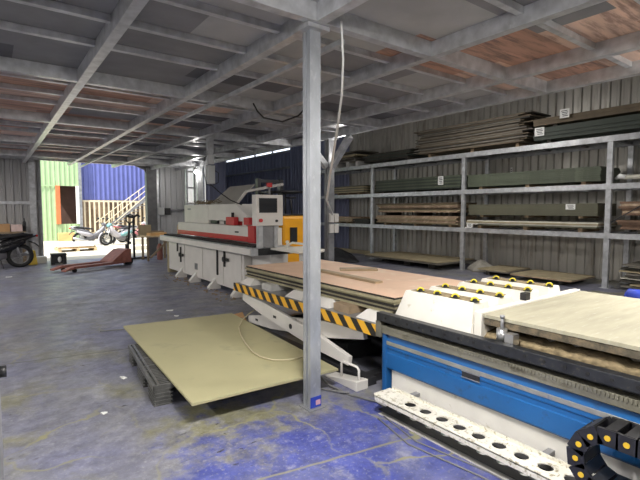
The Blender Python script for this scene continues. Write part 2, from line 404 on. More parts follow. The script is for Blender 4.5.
# ---------------------------------------------------------------- steel columns
def column(x, y, top, a=.1, label=None, plate=True, m='galv_column'):
    t = thing('steel_column', label, 'column', (x, y, 0)); h = a/2; g = .010
    prof = [(-h, -h), (h, -h), (h, -g), (h-.012, -g), (h-.012, g), (h, g), (h, h), (-h, h), (-h, g), (-h+.012, g), (-h+.012, -g), (-h, -g)]
    MB().prism(prof, 'z', .008, top).build('shaft', m, t)
    B(-h-.05, h+.05, -h-.05, h+.05, top, 2.998).build('cap_plate', 'galv', t) if plate else None
    B(-h-.03, h+.03, -h-.03, h+.03, 0, .008).build('base_plate', 'galv_dark', t)
    return t
c0 = column(2.05, 2.88, 2.965, .1, 'galvanised steel column standing free in front of the olive board and lift')
MB().use(0).box(-.0515, .0515, -.0535, -.0505, .012, .10).box(.0505, .0535, -.0535, .0515, .012, .10).use(1).box(.0, .045, -.0555, -.0535, .03, .07).build('floor_tape', ['tape_blue', 'tape_pink'], c0)
c1 = column(5.45, 7.05, 2.985, .14, 'dark steel column with diagonal braces between the lift and the rack', True, 'galv_dark')
def strut(p, q, w, name, m, par):
    p, q = Vector(p), Vector(q); d = q-p; Lh = d.length; R = d.to_track_quat('Z', 'Y').to_matrix().to_4x4()
    mb = MB().box(-w/2, w/2, -w/2, w/2, 0, Lh, Matrix.Translation(p) @ R); return mb.build(name, m, par)
strut((0, -.08, 2.45), (0, -.62, 2.97), .11, 'brace', 'galv', c1)
strut((-.08, 0, 2.45), (-.6, 0, 2.97), .11, 'brace', 'galv', c1)
c2 = column(5.45, 13.9, 2.985, .16, 'far galvanised column with a bright lamp behind the white edge machine', True, 'galv')
# grey trunking box hanging at the far column
tk = thing('control_box', 'pale electrical box hanging from the ceiling above the white machine', 'electrical box', (3.5, 8.34, 2.11))
B(-.075, .075, -.06, .06, 0, .36).build('enclosure', 'glass_box', tk, .01)
B(-.065, .065, -.05, .05, .38, .56).build('junction_box', 'glass_box', tk, .01)
B(-.05, .05, -.04, .04, .56, .60).box(-.06, .06, -.04, .04, .60, .888).build('drop_trunking', 'galv', tk)
MB().tube([(-.07, 0, .54), (-.12, 0, .5), (-.13, 0, .2), (-.08, 0, -.02), (.02, -.02, -.03)], .008, 6).tube([(.08, 0, .27), (.16, -.02, .22), (.16, 0, .03), (.04, 0, -.02)], .008, 6).build('loop_cable', 'black_plastic', tk)
solo('power_cable', MB().tube([(0, 0, 0), (.14, -.12, -.16), (.28, -.3, -.31), (.42, -.5, -.40)], .011, 6), 'black_plastic',
     'black cable slanting from the hanging electrical box down to the edge machine lid', 'cable', (3.5, 8.34, 2.10))
solo('ceiling_cable', MB().tube([(-.26, -.19, .10), (-.15, -.1, .03), (0, 0, -.02), (.3, 0, -.04), (.42, -.23, .02), (.43, -.41, .10)], .012, 6), 'black_plastic', 'dark loose cable drooping under the ceiling joists left of the free column', 'cable', (3.1, 5.5, 2.895))
# switch boxes on the middle column
sb = thing('switch_box', 'pair of white switch boxes fixed on the dark braced column', 'switch box', (5.45, 6.93, 1.15))
B(-.11, -.01, -.045, 0, 0, .17).box(.01, .11, -.045, 0, 0, .17).build('lower_cover', 'white_metal', sb, .006)
B(-.11, -.01, -.045, 0, .21, .38).box(.01, .11, -.045, 0, .21, .38).build('upper_cover', 'white_metal', sb, .006)
# hanging white cable from the ceiling to the switch boxes
pts = [(2.20, 2.70, 3.03), (2.3, 2.80, 2.79), (2.5, 3.06, 2.6), (2.85, 3.56, 2.41), (3.5, 4.5, 2.11), (4.4, 5.76, 1.76), (5.36, 6.84, 1.52)]
solo('hanging_cable', MB().tube([(a-2.2, b-2.7, c-3.03) for a, b, c in pts], [.008, .009, .010, .012, .015, .018, .020], 6), 'cable_white', 'white cable hanging from the ceiling beam past the free column to the switch boxes', 'cable', (2.2, 2.7, 3.03))

# ---------------------------------------------------------------- lamps
def bulb_lamp(name, label, loc, power, r=.055):
    t = thing(name, label, 'lamp', loc)
    MB().cyl((0, 0, .02), (0, 0, .10), .03, 12).build('socket', 'white_metal', t)
    MB().cyl((0, 0, .10), (0, 0, .16), .012, 8).build('stem', 'dark_metal', t)
    MB().sphere((0, 0, -.03), r).build('bulb', 'lamp_glow', t)
    l = bpy.data.lights.new(name, 'POINT'); l.energy = power; l.color = (1, .96, .90); l.shadow_soft_size = .06
    o = bpy.data.objects.new('bulb_light', l); C.objects.link(o); o.location = (loc[0], loc[1], loc[2]-.12)
    return t
bulb_lamp('pendant_lamp', 'small bright lamp hanging at the top of the dark braced column', (5.72, 6.95, 2.82), 45)
bulb_lamp('post_lamp', 'glowing lamp at the top of the far column beside the grey wall', (5.30, 13.78, 3.0-.16), 30)
def tube_lamp(label, loc, Lh, rz, power, up=.30):
    t = thing('tube_lamp', label, 'lamp', loc, rz)
    B(-Lh/2, Lh/2, -.04, .04, .03, .07).build('housing', 'white_metal', t)
    MB().cyl((-Lh/2+.03, 0, 0), (Lh/2-.03, 0, 0), .02, 10).build('tube', 'tube_glow', t)
    B(-.01, .01, -.01, .01, .07, .14).build('hanger', 'dark_metal', t)
    l = bpy.data.lights.new('tube', 'AREA'); l.shape = 'RECTANGLE'; l.size = Lh; l.size_y = .06; l.energy = power; l.color = (1, .97, .92); l.spread = PI
    o = bpy.data.objects.new('tube_light', l); C.objects.link(o); o.location = (loc[0], loc[1], loc[2]-.03); o.rotation_euler = (0, 0, rz)
    p = bpy.data.lights.new('tube_up', 'POINT'); p.energy = power*up; p.color = (1, .97, .92); p.shadow_soft_size = .12
    o2 = bpy.data.objects.new('tube_glow_light', p); C.objects.link(o2); o2.location = (loc[0], loc[1], loc[2]-.06)
tube_lamp('long tube lamp hanging under the ceiling near the camera', (1.05, 1.15, 2.97), 1.0, .1, 135, .62)
tube_lamp('long tube lamp hanging under the ceiling above the router bed', (5.15, .75, 2.84), 1.2, .1, 130)
tube_lamp('long tube lamp hanging under the ceiling behind the camera', (-.6, -2.2, 2.86), 1.2, 0, 90)
tube_lamp('added unseen fill lamp over the aisle beside the left wall opposite the olive board', (-2.3, 4.4, 2.86), 1.2, PI/2, 110)  # fill light added left of the frame to brighten the hall
tube_lamp('added unseen fill lamp beside the left wall opposite the white machine', (-2.3, 9.2, 2.86), 1.2, PI/2, 130)  # second added fill light, out of view, for the middle of the hall
tube_lamp('added unseen fill lamp in the far corner behind the black motorcycle', (-2.3, 13.4, 2.86), 1.2, PI/2, 110)  # added out of view to lighten the back of the hall
tube_lamp('added unseen fill lamp high over the near end of the rack aisle', (7.7, 1.0, 4.4), 1.2, PI/2, 45)  # fill light added beyond the frame for the near rack bays
tube_lamp('added unseen fill lamp high over the middle of the rack aisle', (7.7, 6.2, 4.4), 1.2, PI/2, 90)  # added fill light for the rack, hidden above the mezzanine edge

# ---------------------------------------------------------------- storage rack on the right wall
RX0, RX1 = 10.1, 11.15
PY = [.3, 3.8, 7.25, 10.75, 14.2]
rack = thing('storage_rack', 'long grey steel storage rack of three tiers along the right wall', 'storage rack', (RX0, 0, 0))
LV = [(1.02, 1.13), (2.02, 2.13), (2.97, 3.09)]
for y in PY:
    for x in (0, RX1-RX0): MB().box(x-.04, x+.04, y-.05, y+.05, 0, 2.97 if x == 0 else 3.05).box(x-.08, x+.08, y-.09, y+.09, 0, .01).build('post', 'galv', rack)
    for z0, z1 in LV: B(.04, RX1-RX0-.04, y-.03, y+.03, z0+.02, z1-.03).build('cross_arm', 'galv_dark', rack)
for z0, z1 in LV:
    for a, b in zip(PY, PY[1:]):
        B(-.055, -.042, a, b, z0, z1).box(-.042, .0, a+.05, b-.05, z1-.012, z1).build('shelf_beam', 'galv', rack)
        for k in range(1, 4):
            yy = a+(b-a)*k/4
            B(-.04, RX1-RX0-.05, yy-.03, yy+.03, z1-.06, z1-.012).build('shelf_bearer', 'galv_dark', rack)
    B(RX1-RX0-.05, RX1-RX0-.04, PY[0], PY[-1], z0, z1).build('shelf_beam', 'galv_dark', rack)
strut((-.03, 2.75, 2.0), (-.03, 3.73, 1.35), .02, 'brace', 'dark_metal', rack)
TOPZ = [.0, 1.13, 2.13, 3.09]

def stack(name, cat, where, x0, x1, y0, y1, z0, n, th, mats, jit=.01, gap=.0015, group=None, rag=0., noun='board', xj=None, bend=0.):
    """n boards lying on one another, the lowest at z0; where completes the label"""
    z = z0; obs = []
    for i in range(n):
        jx = random.uniform(-jit, jit)*(1 if xj is None else xj); jy = random.uniform(-jit, jit); cut = random.uniform(0, rag); cut2 = random.uniform(0, rag)
        a, b = x0+jx, x1+jx*.5; c, d = y0+jy+cut, y1+jy-cut2
        m = mats[i % len(mats)] if not callable(mats) else mats(i)
        h = th if not isinstance(th, tuple) else random.uniform(*th)
        cx, cy = (a+b)/2, (c+d)/2; mb = MB(); k = 6 if bend else 1; pv = []
        sk = random.uniform(-bend, bend)
        for s in range(k+1):
            y = c-cy+(d-c)*s/k; q = (2*s/k-1); dz = bend*q*q if bend else 0
            dx = sk*q
            pv.append([(a-cx+dx, y, dz), (b-cx+dx, y, dz), (b-cx+dx, y, dz+h), (a-cx+dx, y, dz+h)])
        mb.rings(pv, smooth=False)
        o = mb.build(name, m, None, 0, (cx, cy, z)); obs.append(o)
        z += h+gap
    for i, o in enumerate(obs[::-1]):
        w = ORD[i]
        lab = ('topmost ' if i == 0 else (w+' ') if i < n-1 else 'bottom ')+noun+(' from top of ' if 0 < i < n-1 else ' of ')+where
        tag(o, lab, cat, group or ('boards of '+where))
    return z
def bearers(where, x0, x1, ys, z0, z1, m='timber', w=.09):
    names = {2: ['near', 'far'], 3: ['near', 'middle', 'far'], 4: ['nearest', 'second nearest', 'second farthest', 'farthest']}[len(ys)]
    for y, nm in zip(ys, names):
        solo('timber_bearer', B(-(x1-x0)/2, (x1-x0)/2, -w/2, w/2, 0, z1-z0), m, nm+' timber bearer under '+where, 'bearer', ((x0+x1)/2, y, z0), 'bearers under '+where)
G = .002
# ---- top tier
w = 'the tall ragged board stack on the top tier'
bearers(w, 10.2, 11.0, [5.85, 7.1, 8.5], TOPZ[3], 3.20, 'timber')
stack('sheet_board', 'board', w, 10.12, 11.05, 5.5, 9.0, 3.202, 23, (.02, .032), ['dark_brown_board', 'grey_board', 'dark_brown_board', 'grey_board', 'dark_board', 'dark_brown_board', 'grey_board'], .08, .004, rag=.26, xj=.6, bend=.010)
w = 'the dark green pack on the top tier'
bearers(w, 10.2, 11.0, [1.2, 3.3, 5.1], TOPZ[3], 3.18, 'dark_board')
z = stack('sheet_board', 'board', w, 10.14, 11.1, .6, 5.42, 3.182, 7, .038, ['dark_green_board'], .012)
w = 'the brown pack lying above the dark green pack'
bearers(w, 10.25, 11.0, [1.2, 3.1, 5.0], z, z+.06, 'dark_board')
stack('sheet_board', 'board', w, 10.18, 11.1, .6, 5.46, z+.062, 4, .038, ['dark_brown_board'], .015)
w = 'the sagging dark stack on the top tier'
bearers(w, 10.2, 11.0, [9.3, 10.2, 11.0], TOPZ[3], 3.17, 'dark_board')
stack('sheet_board', 'board', w, 10.13, 11.05, 9.02, 11.3, 3.172, 8, (.025, .035), ['dark_board', 'dark_board', 'dark_green_board'], .05, .004, rag=.35)
w = 'the grey offcut stack on the top tier'
bearers(w, 10.15, 10.9, [11.6, 12.1, 12.7], TOPZ[3], 3.27, 'concrete_block', .14)
stack('sheet_board', 'board', w, 10.12, 11.05, 11.4, 13.1, 3.272, 7, (.03, .05), ['grey_board', 'dark_board', 'grey_board', 'tan_board'], .08, .012, rag=.4, bend=.01)
# ---- middle tier
def pack(w, x0, x1, y0, y1, tier, n, th, mats, bm='timber', bh=.07, jit=.008, z0=None, rag=0.):
    zz = TOPZ[tier] if z0 is None else z0
    bearers(w, x0+.06, x1-.1, [y0+.35, (y0+y1)/2, y1-.35], zz, zz+bh, bm)
    return stack('sheet_board', 'board', w, x0, x1, y0, y1, zz+bh+G, n, th, mats, jit, rag=rag)
pack('the grey green pack on the middle tier', 10.12, 11.1, 3.98, 7.15, 2, 7, .042, ['green_board'], 'timber', .07, .012)
pack('the dark green pack on the middle tier', 10.16, 11.08, 7.4, 10.68, 2, 8, .043, ['dark_green_board', 'green_board'], 'dark_board', .06)
pack('the tan pack on the far middle tier', 10.12, 11.0, 11.2, 13.0, 2, 6, .038, ['tan_board', 'olive_pack'], 'timber', .07)
# ---- lowest shelf
z = pack('the upper olive pack on the lowest shelf', 10.14, 11.1, 4.02, 7.12, 1, 7, .037, ['olive_pack'], 'timber', .05, .006, z0=1.42)
z = pack('the pale boards under the olive pack', 10.10, 11.1, 4.0, 7.15, 1, 4, .03, ['olive_pack', 'pale_board', 'tan_board', 'pale_board'], 'timber', .08, .02)
z = pack('the lower brown stack on the lowest shelf', 10.18, 11.05, 7.42, 10.65, 1, 6, .038, ['tan_board', 'brown_board', 'brown_board'], 'timber', .06, .05, rag=.12)
pack('the upper brown stack on the lowest shelf', 10.18, 11.05, 7.42, 10.65, 1, 7, .038, ['brown_board', 'tan_board', 'dark_brown_board', 'brown_board'], 'dark_board', z+.1-z, .05, z0=z+G, rag=.15)
pack('the low tan stack on the lowest shelf', 10.12, 11.0, 11.8, 13.3, 1, 4, .04, ['tan_board', 'brown_board'], 'timber', .06, .03)
stack('sheet_board', 'board', 'the dark offcuts beside the far rack post', 10.14, 10.9, 10.92, 11.7, 1.132, 4, .04, ['dark_green_board', 'dark_board'], .05)
z = pack('the lower rust stack on the lowest shelf', 10.17, 11.08, 1.0, 3.62, 1, 4, .045, ['rust_board'], 'dark_board', .08, .05)
pack('the upper rust stack on the lowest shelf', 10.17, 11.08, 1.0, 3.60, 1, 6, .045, ['rust_board', 'brown_board', 'rust_board'], 'dark_board', .09, .05, z0=z+G)
# pipe on the middle tier
pp = thing('pale_pipe', 'pale wrapped pipe with a torn end on the middle tier near the frame edge', 'pipe', (10.2, 2.4, 2.25))
MB().tube([(0, -1.2, .02), (0, .4, 0), (.0, 1.15, .0)], .045, 10).build('tube', 'pale_board', pp)
MB().tube([(0, 1.15, 0), (.0, 1.25, .03), (.02, 1.33, -.02)], [.045, .06, .03], 8).build('torn_end', 'paper', pp)
bearers('the pale wrapped pipe', 10.15, 10.6, [1.7, 3.2], TOPZ[2], 2.203, 'dark_board')
# papers
def paper_tag(loc, w, h, label):
    mb = MB().use(0).box(-.004, 0, -w/2, w/2, 0, h); mb.use(1)
    for k in range(4): mb.box(-.0055, -.004, -w*.35+(.06*w if k % 2 else 0), w*(.2+.05*k), h*(.18+.19*k), h*(.26+.19*k))
    return solo('paper_tag', mb, ['paper', 'ink'], label, 'tag', loc, 'paper tags on the racked boards')
paper_tag((10.118, 4.74, 3.60), .20, .19, 'white paper tag with dark print on the brown top pack')
paper_tag((10.118, 5.28, 3.28), .22, .19, 'white paper tag with dark print at the end of the dark green top pack')
paper_tag((10.15, 8.05, 2.30), .18, .24, 'white paper tag on the dark green pack of the middle tier')
paper_tag((10.128, 4.55, 1.61), .20, .12, 'white paper tag on the olive pack of the lowest shelf')
paper_tag((10.035, 7.0, 1.14), .17, .11, 'small white paper tag on the shelf edge below the olive pack')
paper_tag((11.29, 6.62, 2.48), .06, .26, 'narrow white paper strip on the wall above the grey green pack')
# white bracket on the shelf
ub = thing('white_bracket', 'white angle bracket lying at the far end of the pale boards', 'bracket', (10.095, 7.0, 1.132))
for o_ in (): pass
B(-.06, 0, -.01, .14, 0, .02).box(-.06, -.0, -.01, .01, .02, .10).box(-.06, 0, -.22, .01, .10, .115).build('bent_strip', 'white_metal', ub)
# ---- on the floor under the rack
for i, (bx, by, nm) in enumerate([(9.9, 7.9, 'near'), (10.0, 8.9, 'middle'), (10.1, 9.9, 'far')]):
    solo('pallet_block', B(-.25, .9, -.12, .12, 0, .15), 'dark_board', nm+' dark block under the wide grey panels below the rack', 'block', (bx, by, 0), 'blocks under the grey panels')
stack('wide_panel', 'panel', 'the wide grey panels on blocks below the rack', 9.42, 11.0, 7.45, 10.35, .152, 3, .022, ['grey_board', 'grey_board', 'tan_board'], .05, group='grey panels below the rack')
solo('plank', B(-.03, .03, -1.6, 1.6, 0, .14), 'tan_board', 'long pale plank on edge at the foot of the wall beside the dark tarp', 'plank', (10.85, 12.5, 0), rz=.04)
def heap(name, m, label, cat, loc, rx, ry, h, seed):
    random.seed(seed); mb = MB(); n, k = 22, 8; rs = []
    ph = [random.uniform(0, 6.28) for _ in range(4)]
    for i in range(k+1):
        t = i/k; R = 1-t**1.6*.98; ring = []
        for j in range(n):
            a = 2*PI*j/n; q = R*(1+.14*math.sin(3*a+ph[0])+.09*math.sin(5*a+ph[1])+.06*math.sin(9*a+ph[2]))
            ring.append((rx*q*math.cos(a), ry*q*math.sin(a), h*t*(1+.18*math.sin(4*a+ph[3])*(1-t))))
        rs.append(ring)
    return solo(name, mb.rings(rs), m, label, cat, loc)
heap('black_tarp', 'tarp_black', 'crumpled black tarp heaped on the floor at the far end of the rack', 'tarp', (9.0, 11.2, 0), .45, .95, .38, 3)
heap('grey_tarp', 'tarp_grey', 'crumpled grey sack on the floor beside the middle rack post', 'sack', (10.35, 6.85, 0), .3, .35, .3, 5)
random.seed(11)
bearers('the flat floor boards below the near bays', 9.8, 10.8, [4.55, 6.3], 0, .1, 'dark_board')
stack('sheet_board', 'board', 'the flat boards on the floor below the near bays', 9.62, 10.75, 4.25, 5.6, .102, 2, .02, ['brown_board', 'tan_board'], .02)
stack('sheet_board', 'board', 'the grey floor boards beside the crumpled sack', 9.75, 10.85, 5.75, 6.5, .102, 2, .025, ['grey_board', 'tan_board'], .03)
z = .0
w = 'the ragged thin boards below the near bay'
bearers(w, 10.2, 11.0, [1.3, 3.1], 0, .08, 'dark_board')
stack('sheet_board', 'board', w, 10.05, 11.05, .8, 3.58, .082, 10, (.02, .035), ['grey_board', 'tan_board', 'dark_board', 'pale_board', 'grey_board'], .08, .02, rag=.3)

# ---------------------------------------------------------------- edge banding machine
eb = thing('edge_banding_machine', 'long white edge banding machine with a red stripe and control screen', 'machine', (3.65, 7.0, 0))
MB().prism([(0, .10), (.95, .10), (.95, .83), (0, .83)], 'y', .25, 4.45).build('base_cabinet', 'white_metal', eb, .012)
for a, b in ((.32, 1.08), (1.12, 2.15), (2.19, 3.25), (3.29, 4.4)):
    d = B(-.014, -.002, a, b, .14, .80).build('access_door', 'white_metal', eb, .004)
for y, z0, z1, kn in ((3.50, .36, .72, 1), (3.72, .60, .80, 0), (1.36, .30, .80, 0), (1.02, .50, .80, 1)):
    h_ = B(-.04, -.016, y-.025, y+.025, z0, z1).build('clamp_bar', 'black_plastic', eb)
    if kn: MB().cyl((-.075, y-.03, (z0+z1)/2), (-.04, y-.03, (z0+z1)/2), .05, 12).box(-.06, -.04, y-.22, y, (z0+z1)/2-.03, (z0+z1)/2+.03).build('clamp_knob', 'black_plastic', h_)
B(-.02, -.0145, 2.45, 2.62, .28, .42).build('rating_plate', 'grey_metal', eb)
for y in (3.45, 2.55, 1.5, .42):
    f_ = MB().prism([(-.17, .0), (.08, .0), (.08, .24), (.0, .24), (-.17, .05)], 'y', y-.05, y+.05).build('foot', 'white_metal', eb)
    MB().cyl((-.13, y, 0), (-.13, y, .025), .05, 12).build('foot_pad', 'grey_metal', f_)
B(-.22, .60, -.48, 4.45, .84, .97).build('table', 'galv', eb, .008)
B(-.235, -.222, -.44, 4.4, .85, .955).build('table_fascia', 'white_metal', eb)
B(-.1, .5, -.50, -.482, .845, .96).build('table_end', 'black_plastic', eb)
B(-.14, .08, -.40, 4.38, .972, 1.0).build('feed_track', 'black_rubber', eb)
B(.10, .30, .05, 4.02, 1.02, 1.30).build('pressure_beam', 'white_metal', eb, .01)
B(.088, .099, .26, 4.0, 1.02, 1.115).build('red_stripe', 'red_paint', eb)
B(.08, .31, -.02, .24, 1.01, 1.32).build('beam_end', 'red_paint', eb, .01)
B(.085, .088, .62, .78, 1.17, 1.2).build('small_mark', 'dark_metal', eb)
# hoods
B(.26, .95, 2.46, 4.0, 1.25, 1.72).build('hood', 'white_metal', eb, .015)
B(.255, .259, 3.55, 3.75, 1.60, 1.64).build('small_mark', 'grey_metal', eb)
MB().prism([(.60, 1.25), (2.44, 1.25), (2.44, 1.72), (1.10, 1.72), (.60, 1.48)], 'x', .34, .95).prism([(.60, 1.38), (2.44, 1.38), (2.44, 1.72), (1.10, 1.72), (.60, 1.48)], 'x', .26, .34).build('hood', 'white_metal', eb)
for a, b, m_ in ((2.05, 2.40, 'black_plastic'), (1.45, 1.7, 'dark_metal'), (.95, 1.25, 'red_paint'), (.64, .78, 'black_plastic')):
    B(.28, .335, a, b, 1.30, 1.385).build('tooling_unit', m_, eb)
B(.16, .26, .45, .60, 1.302, 1.40).build('motor_block', 'white_metal', eb)
q = B(.14, .24, .30, .52, 1.325, 1.46).build('motor_block', 'red_paint', eb, .008)
B(.15, .25, .95, 1.32, 1.302, 1.46).build('motor_block', 'red_paint', eb, .008)
MB().cyl((.2, 1.1, 1.46), (.2, 1.1, 1.55), .03, 10).build('motor_cap', 'black_plastic', eb)
# open lid propped up behind the hoods
MB().hexa([(.55, 1.70, 1.72), (.57, 1.70, 1.72), (.57, 3.1, 1.72), (.55, 3.1, 1.72), (.85, 1.4, 2.14), (.87, 1.4, 2.14), (.87, 2.6, 2.14), (.85, 2.6, 2.14)]).build('open_lid', 'clear_lid', eb)
MB().tube([(.5, 1.55, 1.72), (.56, 1.22, 1.98), (.6, .1, 2.05), (.6, -.12, 2.06)], .028, 8).build('lid_arm', 'white_metal', eb)
lg = MB()
for k in range(90):
    a = random.uniform(0, PI); x, y = random.uniform(.4, .9), random.uniform(2.35, 4.0); l_ = random.uniform(.1, .22)
    z0 = 1.735+random.uniform(0, .05); lg.tube([(x-l_*math.cos(a)/2, y-l_*math.sin(a)/2, z0), (x+l_*math.cos(a)/2, y+l_*math.sin(a)/2, z0+random.uniform(0, .09))], .007, 5)
sw = lg.build('straw_offcuts', 'sawdust', None, 0, (3.65, 7.0, 0)); tag(sw, 'brown tangled trimming waste lying on top of the white machine hood', 'waste'); sw['kind'] = 'stuff'
# control panel on two posts
pn = MB().box(-.20, .30, -.62, -.46, 1.34, 1.85).build('control_panel', 'white_metal', eb, .012)
B(-.14, .17, -.628, -.621, 1.57, 1.78).build('screen', 'screen', pn)
B(-.155, .185, -.6235, -.6205, 1.555, 1.795).build('screen_bezel', 'black_plastic', pn)
MB().cyl((-.13, -.62, 1.43), (-.13, -.65, 1.43), .03, 14).build('stop_button', 'red_paint', pn)
MB().cyl((.17, -.62, 1.42), (.17, -.64, 1.42), .022, 12).build('selector_switch', 'black_plastic', pn)
MB().use(0).cyl((.11, -.50, 1.85), (.11, -.50, 1.98), .018, 8).use(1).box(.07, .15, -.53, -.47, 1.98, 2.05).build('warning_beacon', ['grey_metal', 'red_paint'], pn)
for x in (-.10, .20): B(x-.04, x+.04, -.57, -.49, .972, 1.34).build('panel_post', 'galv', eb)
B(-.05, .16, -.54, -.52, .99, 1.34).build('post_cover', 'grey_metal', eb)
B(.22, .30, -.58, -.48, 1.0, 1.30).build('cable_duct', 'white_metal', eb)
# infeed table at the near end
it = MB().prism([(.12, -.50), (.85, -.50), (.85, -.62), (.70, -1.25), (.60, -1.36), (.12, -1.36)][::-1], 'z', .93, .965).build('infeed_table', 'cream_metal', eb, .006)
B(.30, .40, -1.2, -1.1, .0, .93).build('table_leg', 'white_metal', it)
B(.16, .42, -.44, .24, .30, .84).build('end_cabinet', 'white_metal', eb)
MB().tube([(.35, -.55, .97), (.5, -.6, 1.04), (.62, -.75, 1.02), (.72, -.95, .98)], .02, 6).cyl((.3, -.75, .966), (.3, -.75, 1.05), .018, 8).sphere((.3, -.75, 1.07), .03).build('guide_fence', 'cream_metal', eb)
B(-.0, .45, 4.45, 4.60, .0, .95).build('dust_duct', 'tan_board', eb)

# workbench past the machine
wb = thing('workbench', 'rough wooden workbench beside the dark jamb of the opening', 'workbench', (4.30, 14.7, 0))
B(-.42, .40, -.35, .35, .74, .79).build('top', 'light_timber', wb, .004)
for sx in (-.36, .34):
    for sy in (-.3, .3): B(sx-.03, sx+.03, sy-.03, sy+.03, 0, .74).build('leg', 'timber', wb)
strut((-.3, -.34, .1), (.3, -.34, .68), .05, 'brace', 'timber', wb)
solo('red_gas_bottle', MB().tube([(0, 0, 0), (0, 0, .02), (0, 0, .42), (0, 0, .5), (0, 0, .52)], [.08, .09, .09, .05, .03], 14), 'jack_red', 'dull red bottle standing on the floor under the workbench', 'bottle', (4.36, 14.6, 0))
solo('timber_offcut', B(-.28, .28, -.12, .12, 0, .09), 'orange_timber', 'thick orange timber offcut on the workbench', 'offcut', (4.26, 14.55, .79), rz=.3)
solo('timber_offcut', B(-.2, .2, -.1, .1, 0, .13), 'timber', 'dark block of timber at the back of the workbench', 'offcut', (4.38, 14.88, .79), rz=-.2)
solo('plywood_offcut', B(-.2, .2, -.012, .012, 0, .33), 'tan_board', 'small plywood offcut standing upright on the workbench', 'offcut', (4.0, 14.95, .79))
solo('hose_coil', MB().torus((0, 0, .0), (0, 1, 0), .16, .035, 24, 8, 0, PI) if False else MB().tube([(-.22*math.cos(PI*k/12), 0, .22*math.sin(PI*k/12)) for k in range(13)], .035, 8), 'light_timber', 'arched tan hose at the far end of the white machine table', 'hose', (3.85, 11.25, .99), rz=1.2)
# wall socket with a grey conduit
ws = thing('wall_socket', 'white and black socket box with grey conduit on the light corrugated wall', 'socket', (5.0, 16.1, 1.55))
B(-.24, -.02, -.1, 0, -.12, .14).build('socket_box', 'glass_box', ws, .01)
B(.0, .2, -.1, 0, -.12, .12).build('plug_box', 'black_plastic', ws, .01)
MB().cyl((.2, -.05, .05), (.83, -.05, .05), .035, 10).build('conduit', 'grey_metal', ws)

# ---------------------------------------------------------------- yellow forklift behind
fk = thing('stacker_truck', 'yellow stacker truck with a black mast parked behind the white machine', 'stacker truck', (6.02, 9.7, 0))
MB().prism([(-.62, .14), (.62, .14), (.64, .5), (.63, 1.30), (.54, 1.46), (-.52, 1.46), (-.62, 1.38), (-.64, .5)], 'x', -.42, .42) if False else None
b_ = MB().hexa([(-.42, -.62, .14), (.42, -.62, .14), (.42, .62, .14), (-.42, .62, .14), (-.40, -.60, 1.46), (.40, -.60, 1.46), (.40, .60, 1.46), (-.40, .60, 1.46)]).build('body', 'yellow_paint', fk, .07)
B(-.428, -.418, -.18, .18, 1.12, 1.17).build('small_mark', 'dark_metal', b_)
B(-.20, .0, -.632, -.612, .82, 1.18).build('vent', 'black_plastic', b_)
B(-.36, .36, -.55, .55, 1.46, 1.50).build('battery_cover', 'black_plastic', fk, .01)
for sx in (-.34, .34): B(sx-.05, sx+.05, .64, .76, .1, 2.42).build('mast_rail', 'dark_metal', fk)
for z_ in (.6, 1.55, 2.32): B(-.29, .29, .66, .74, z_, z_+.08).build('mast_bar', 'dark_metal', fk)
MB().cyl((0, .70, .3), (0, .70, 2.1), .04, 12).build('lift_cylinder', 'dark_metal', fk)
for y_ in (-.45, 0, .45): MB().tube([(-.34, y_, 1.50), (-.34, y_, 2.05)], .025, 8).build('guard_post', 'black_plastic', fk)
g_ = MB().tube([(-.34, -.48, 2.05), (-.34, .62, 2.05)], .028, 8).tube([(.34, -.48, 2.05), (.34, .62, 2.05)], .028, 8).tube([(-.34, -.48, 2.05), (.34, -.48, 2.05)], .028, 8)
for k in range(5): g_.tube([(-.34, -.3+k*.2, 2.05), (.34, -.3+k*.2, 2.05)], .015, 6)
g_.build('guard_rail', 'black_plastic', fk)
for y_ in (-.45, .45): MB().tube([(.34, y_, 1.50), (.34, y_, 2.05)], .025, 8).build('guard_post', 'black_plastic', fk)
for sx in (-.3, .3):
    for y_ in (-.45, .45): MB().cyl((sx-.05, y_, .12), (sx+.05, y_, .12), .12, 18).build('wheel', 'black_rubber', fk)
for sx in (-.25, .25): B(sx-.06, sx+.06, .78, 1.85, .08, .13).box(sx-.06, sx+.06, .765, .80, .08, .9).build('fork', 'dark_metal', fk)
MB().tube([(-.1, -.55, 1.5), (-.1, -.5, 1.85), (-.25, -.5, 1.9), (.05, -.5, 1.9)], .022, 8).build('tiller', 'black_plastic', fk)

# ---------------------------------------------------------------- scissor lift with sheets
sl = thing('scissor_lift', 'scissor lift table with yellow and black striped edge carrying pink sheets', 'lift table', (2.65, 2.76, 0))
B(.012, 1.45, 0, 2.82, .50, .60).build('platform', 'grey_metal', sl, .004)
B(0, .011, 0, 2.82, .50, .605).build('hazard_plate', 'hazard', sl)
B(.02, 1.44, -.011, -.001, .50, .605).build('hazard_plate', 'hazard', sl)
B(.05, .15, .15, 2.75, 0, .07).box(1.25, 1.35, .15, 2.75, 0, .07).box(.15, 1.25, .2, .3, 0, .07).box(.15, 1.25, 2.6, 2.7, 0, .07).build('base_frame', 'dark_metal', sl)
def arm(x, ya, za, yb, zb, hw, t, m):
    d = math.hypot(yb-ya, zb-za); ny, nz = -(zb-za)/d*hw, (yb-ya)/d*hw
    mb = MB().prism([(ya+ny*.6, za+nz*.6), (ya-ny*.6, za-nz*.6), ((ya*3+yb)/4-ny*1.15, (za*3+zb)/4-nz*1.15), ((ya+yb*3)/4-ny*1.15, (za+zb*3)/4-nz*1.15), (yb-ny*.6, zb-nz*.6), (yb+ny*.6, zb+nz*.6),
                     ((ya+yb*3)/4+ny*1.15, (za+zb*3)/4+nz*1.15), ((ya*3+yb)/4+ny*1.15, (za*3+zb)/4+nz*1.15)], 'x', x-t/2, x+t/2)
    return mb.build('scissor_arm', m, sl, .004)
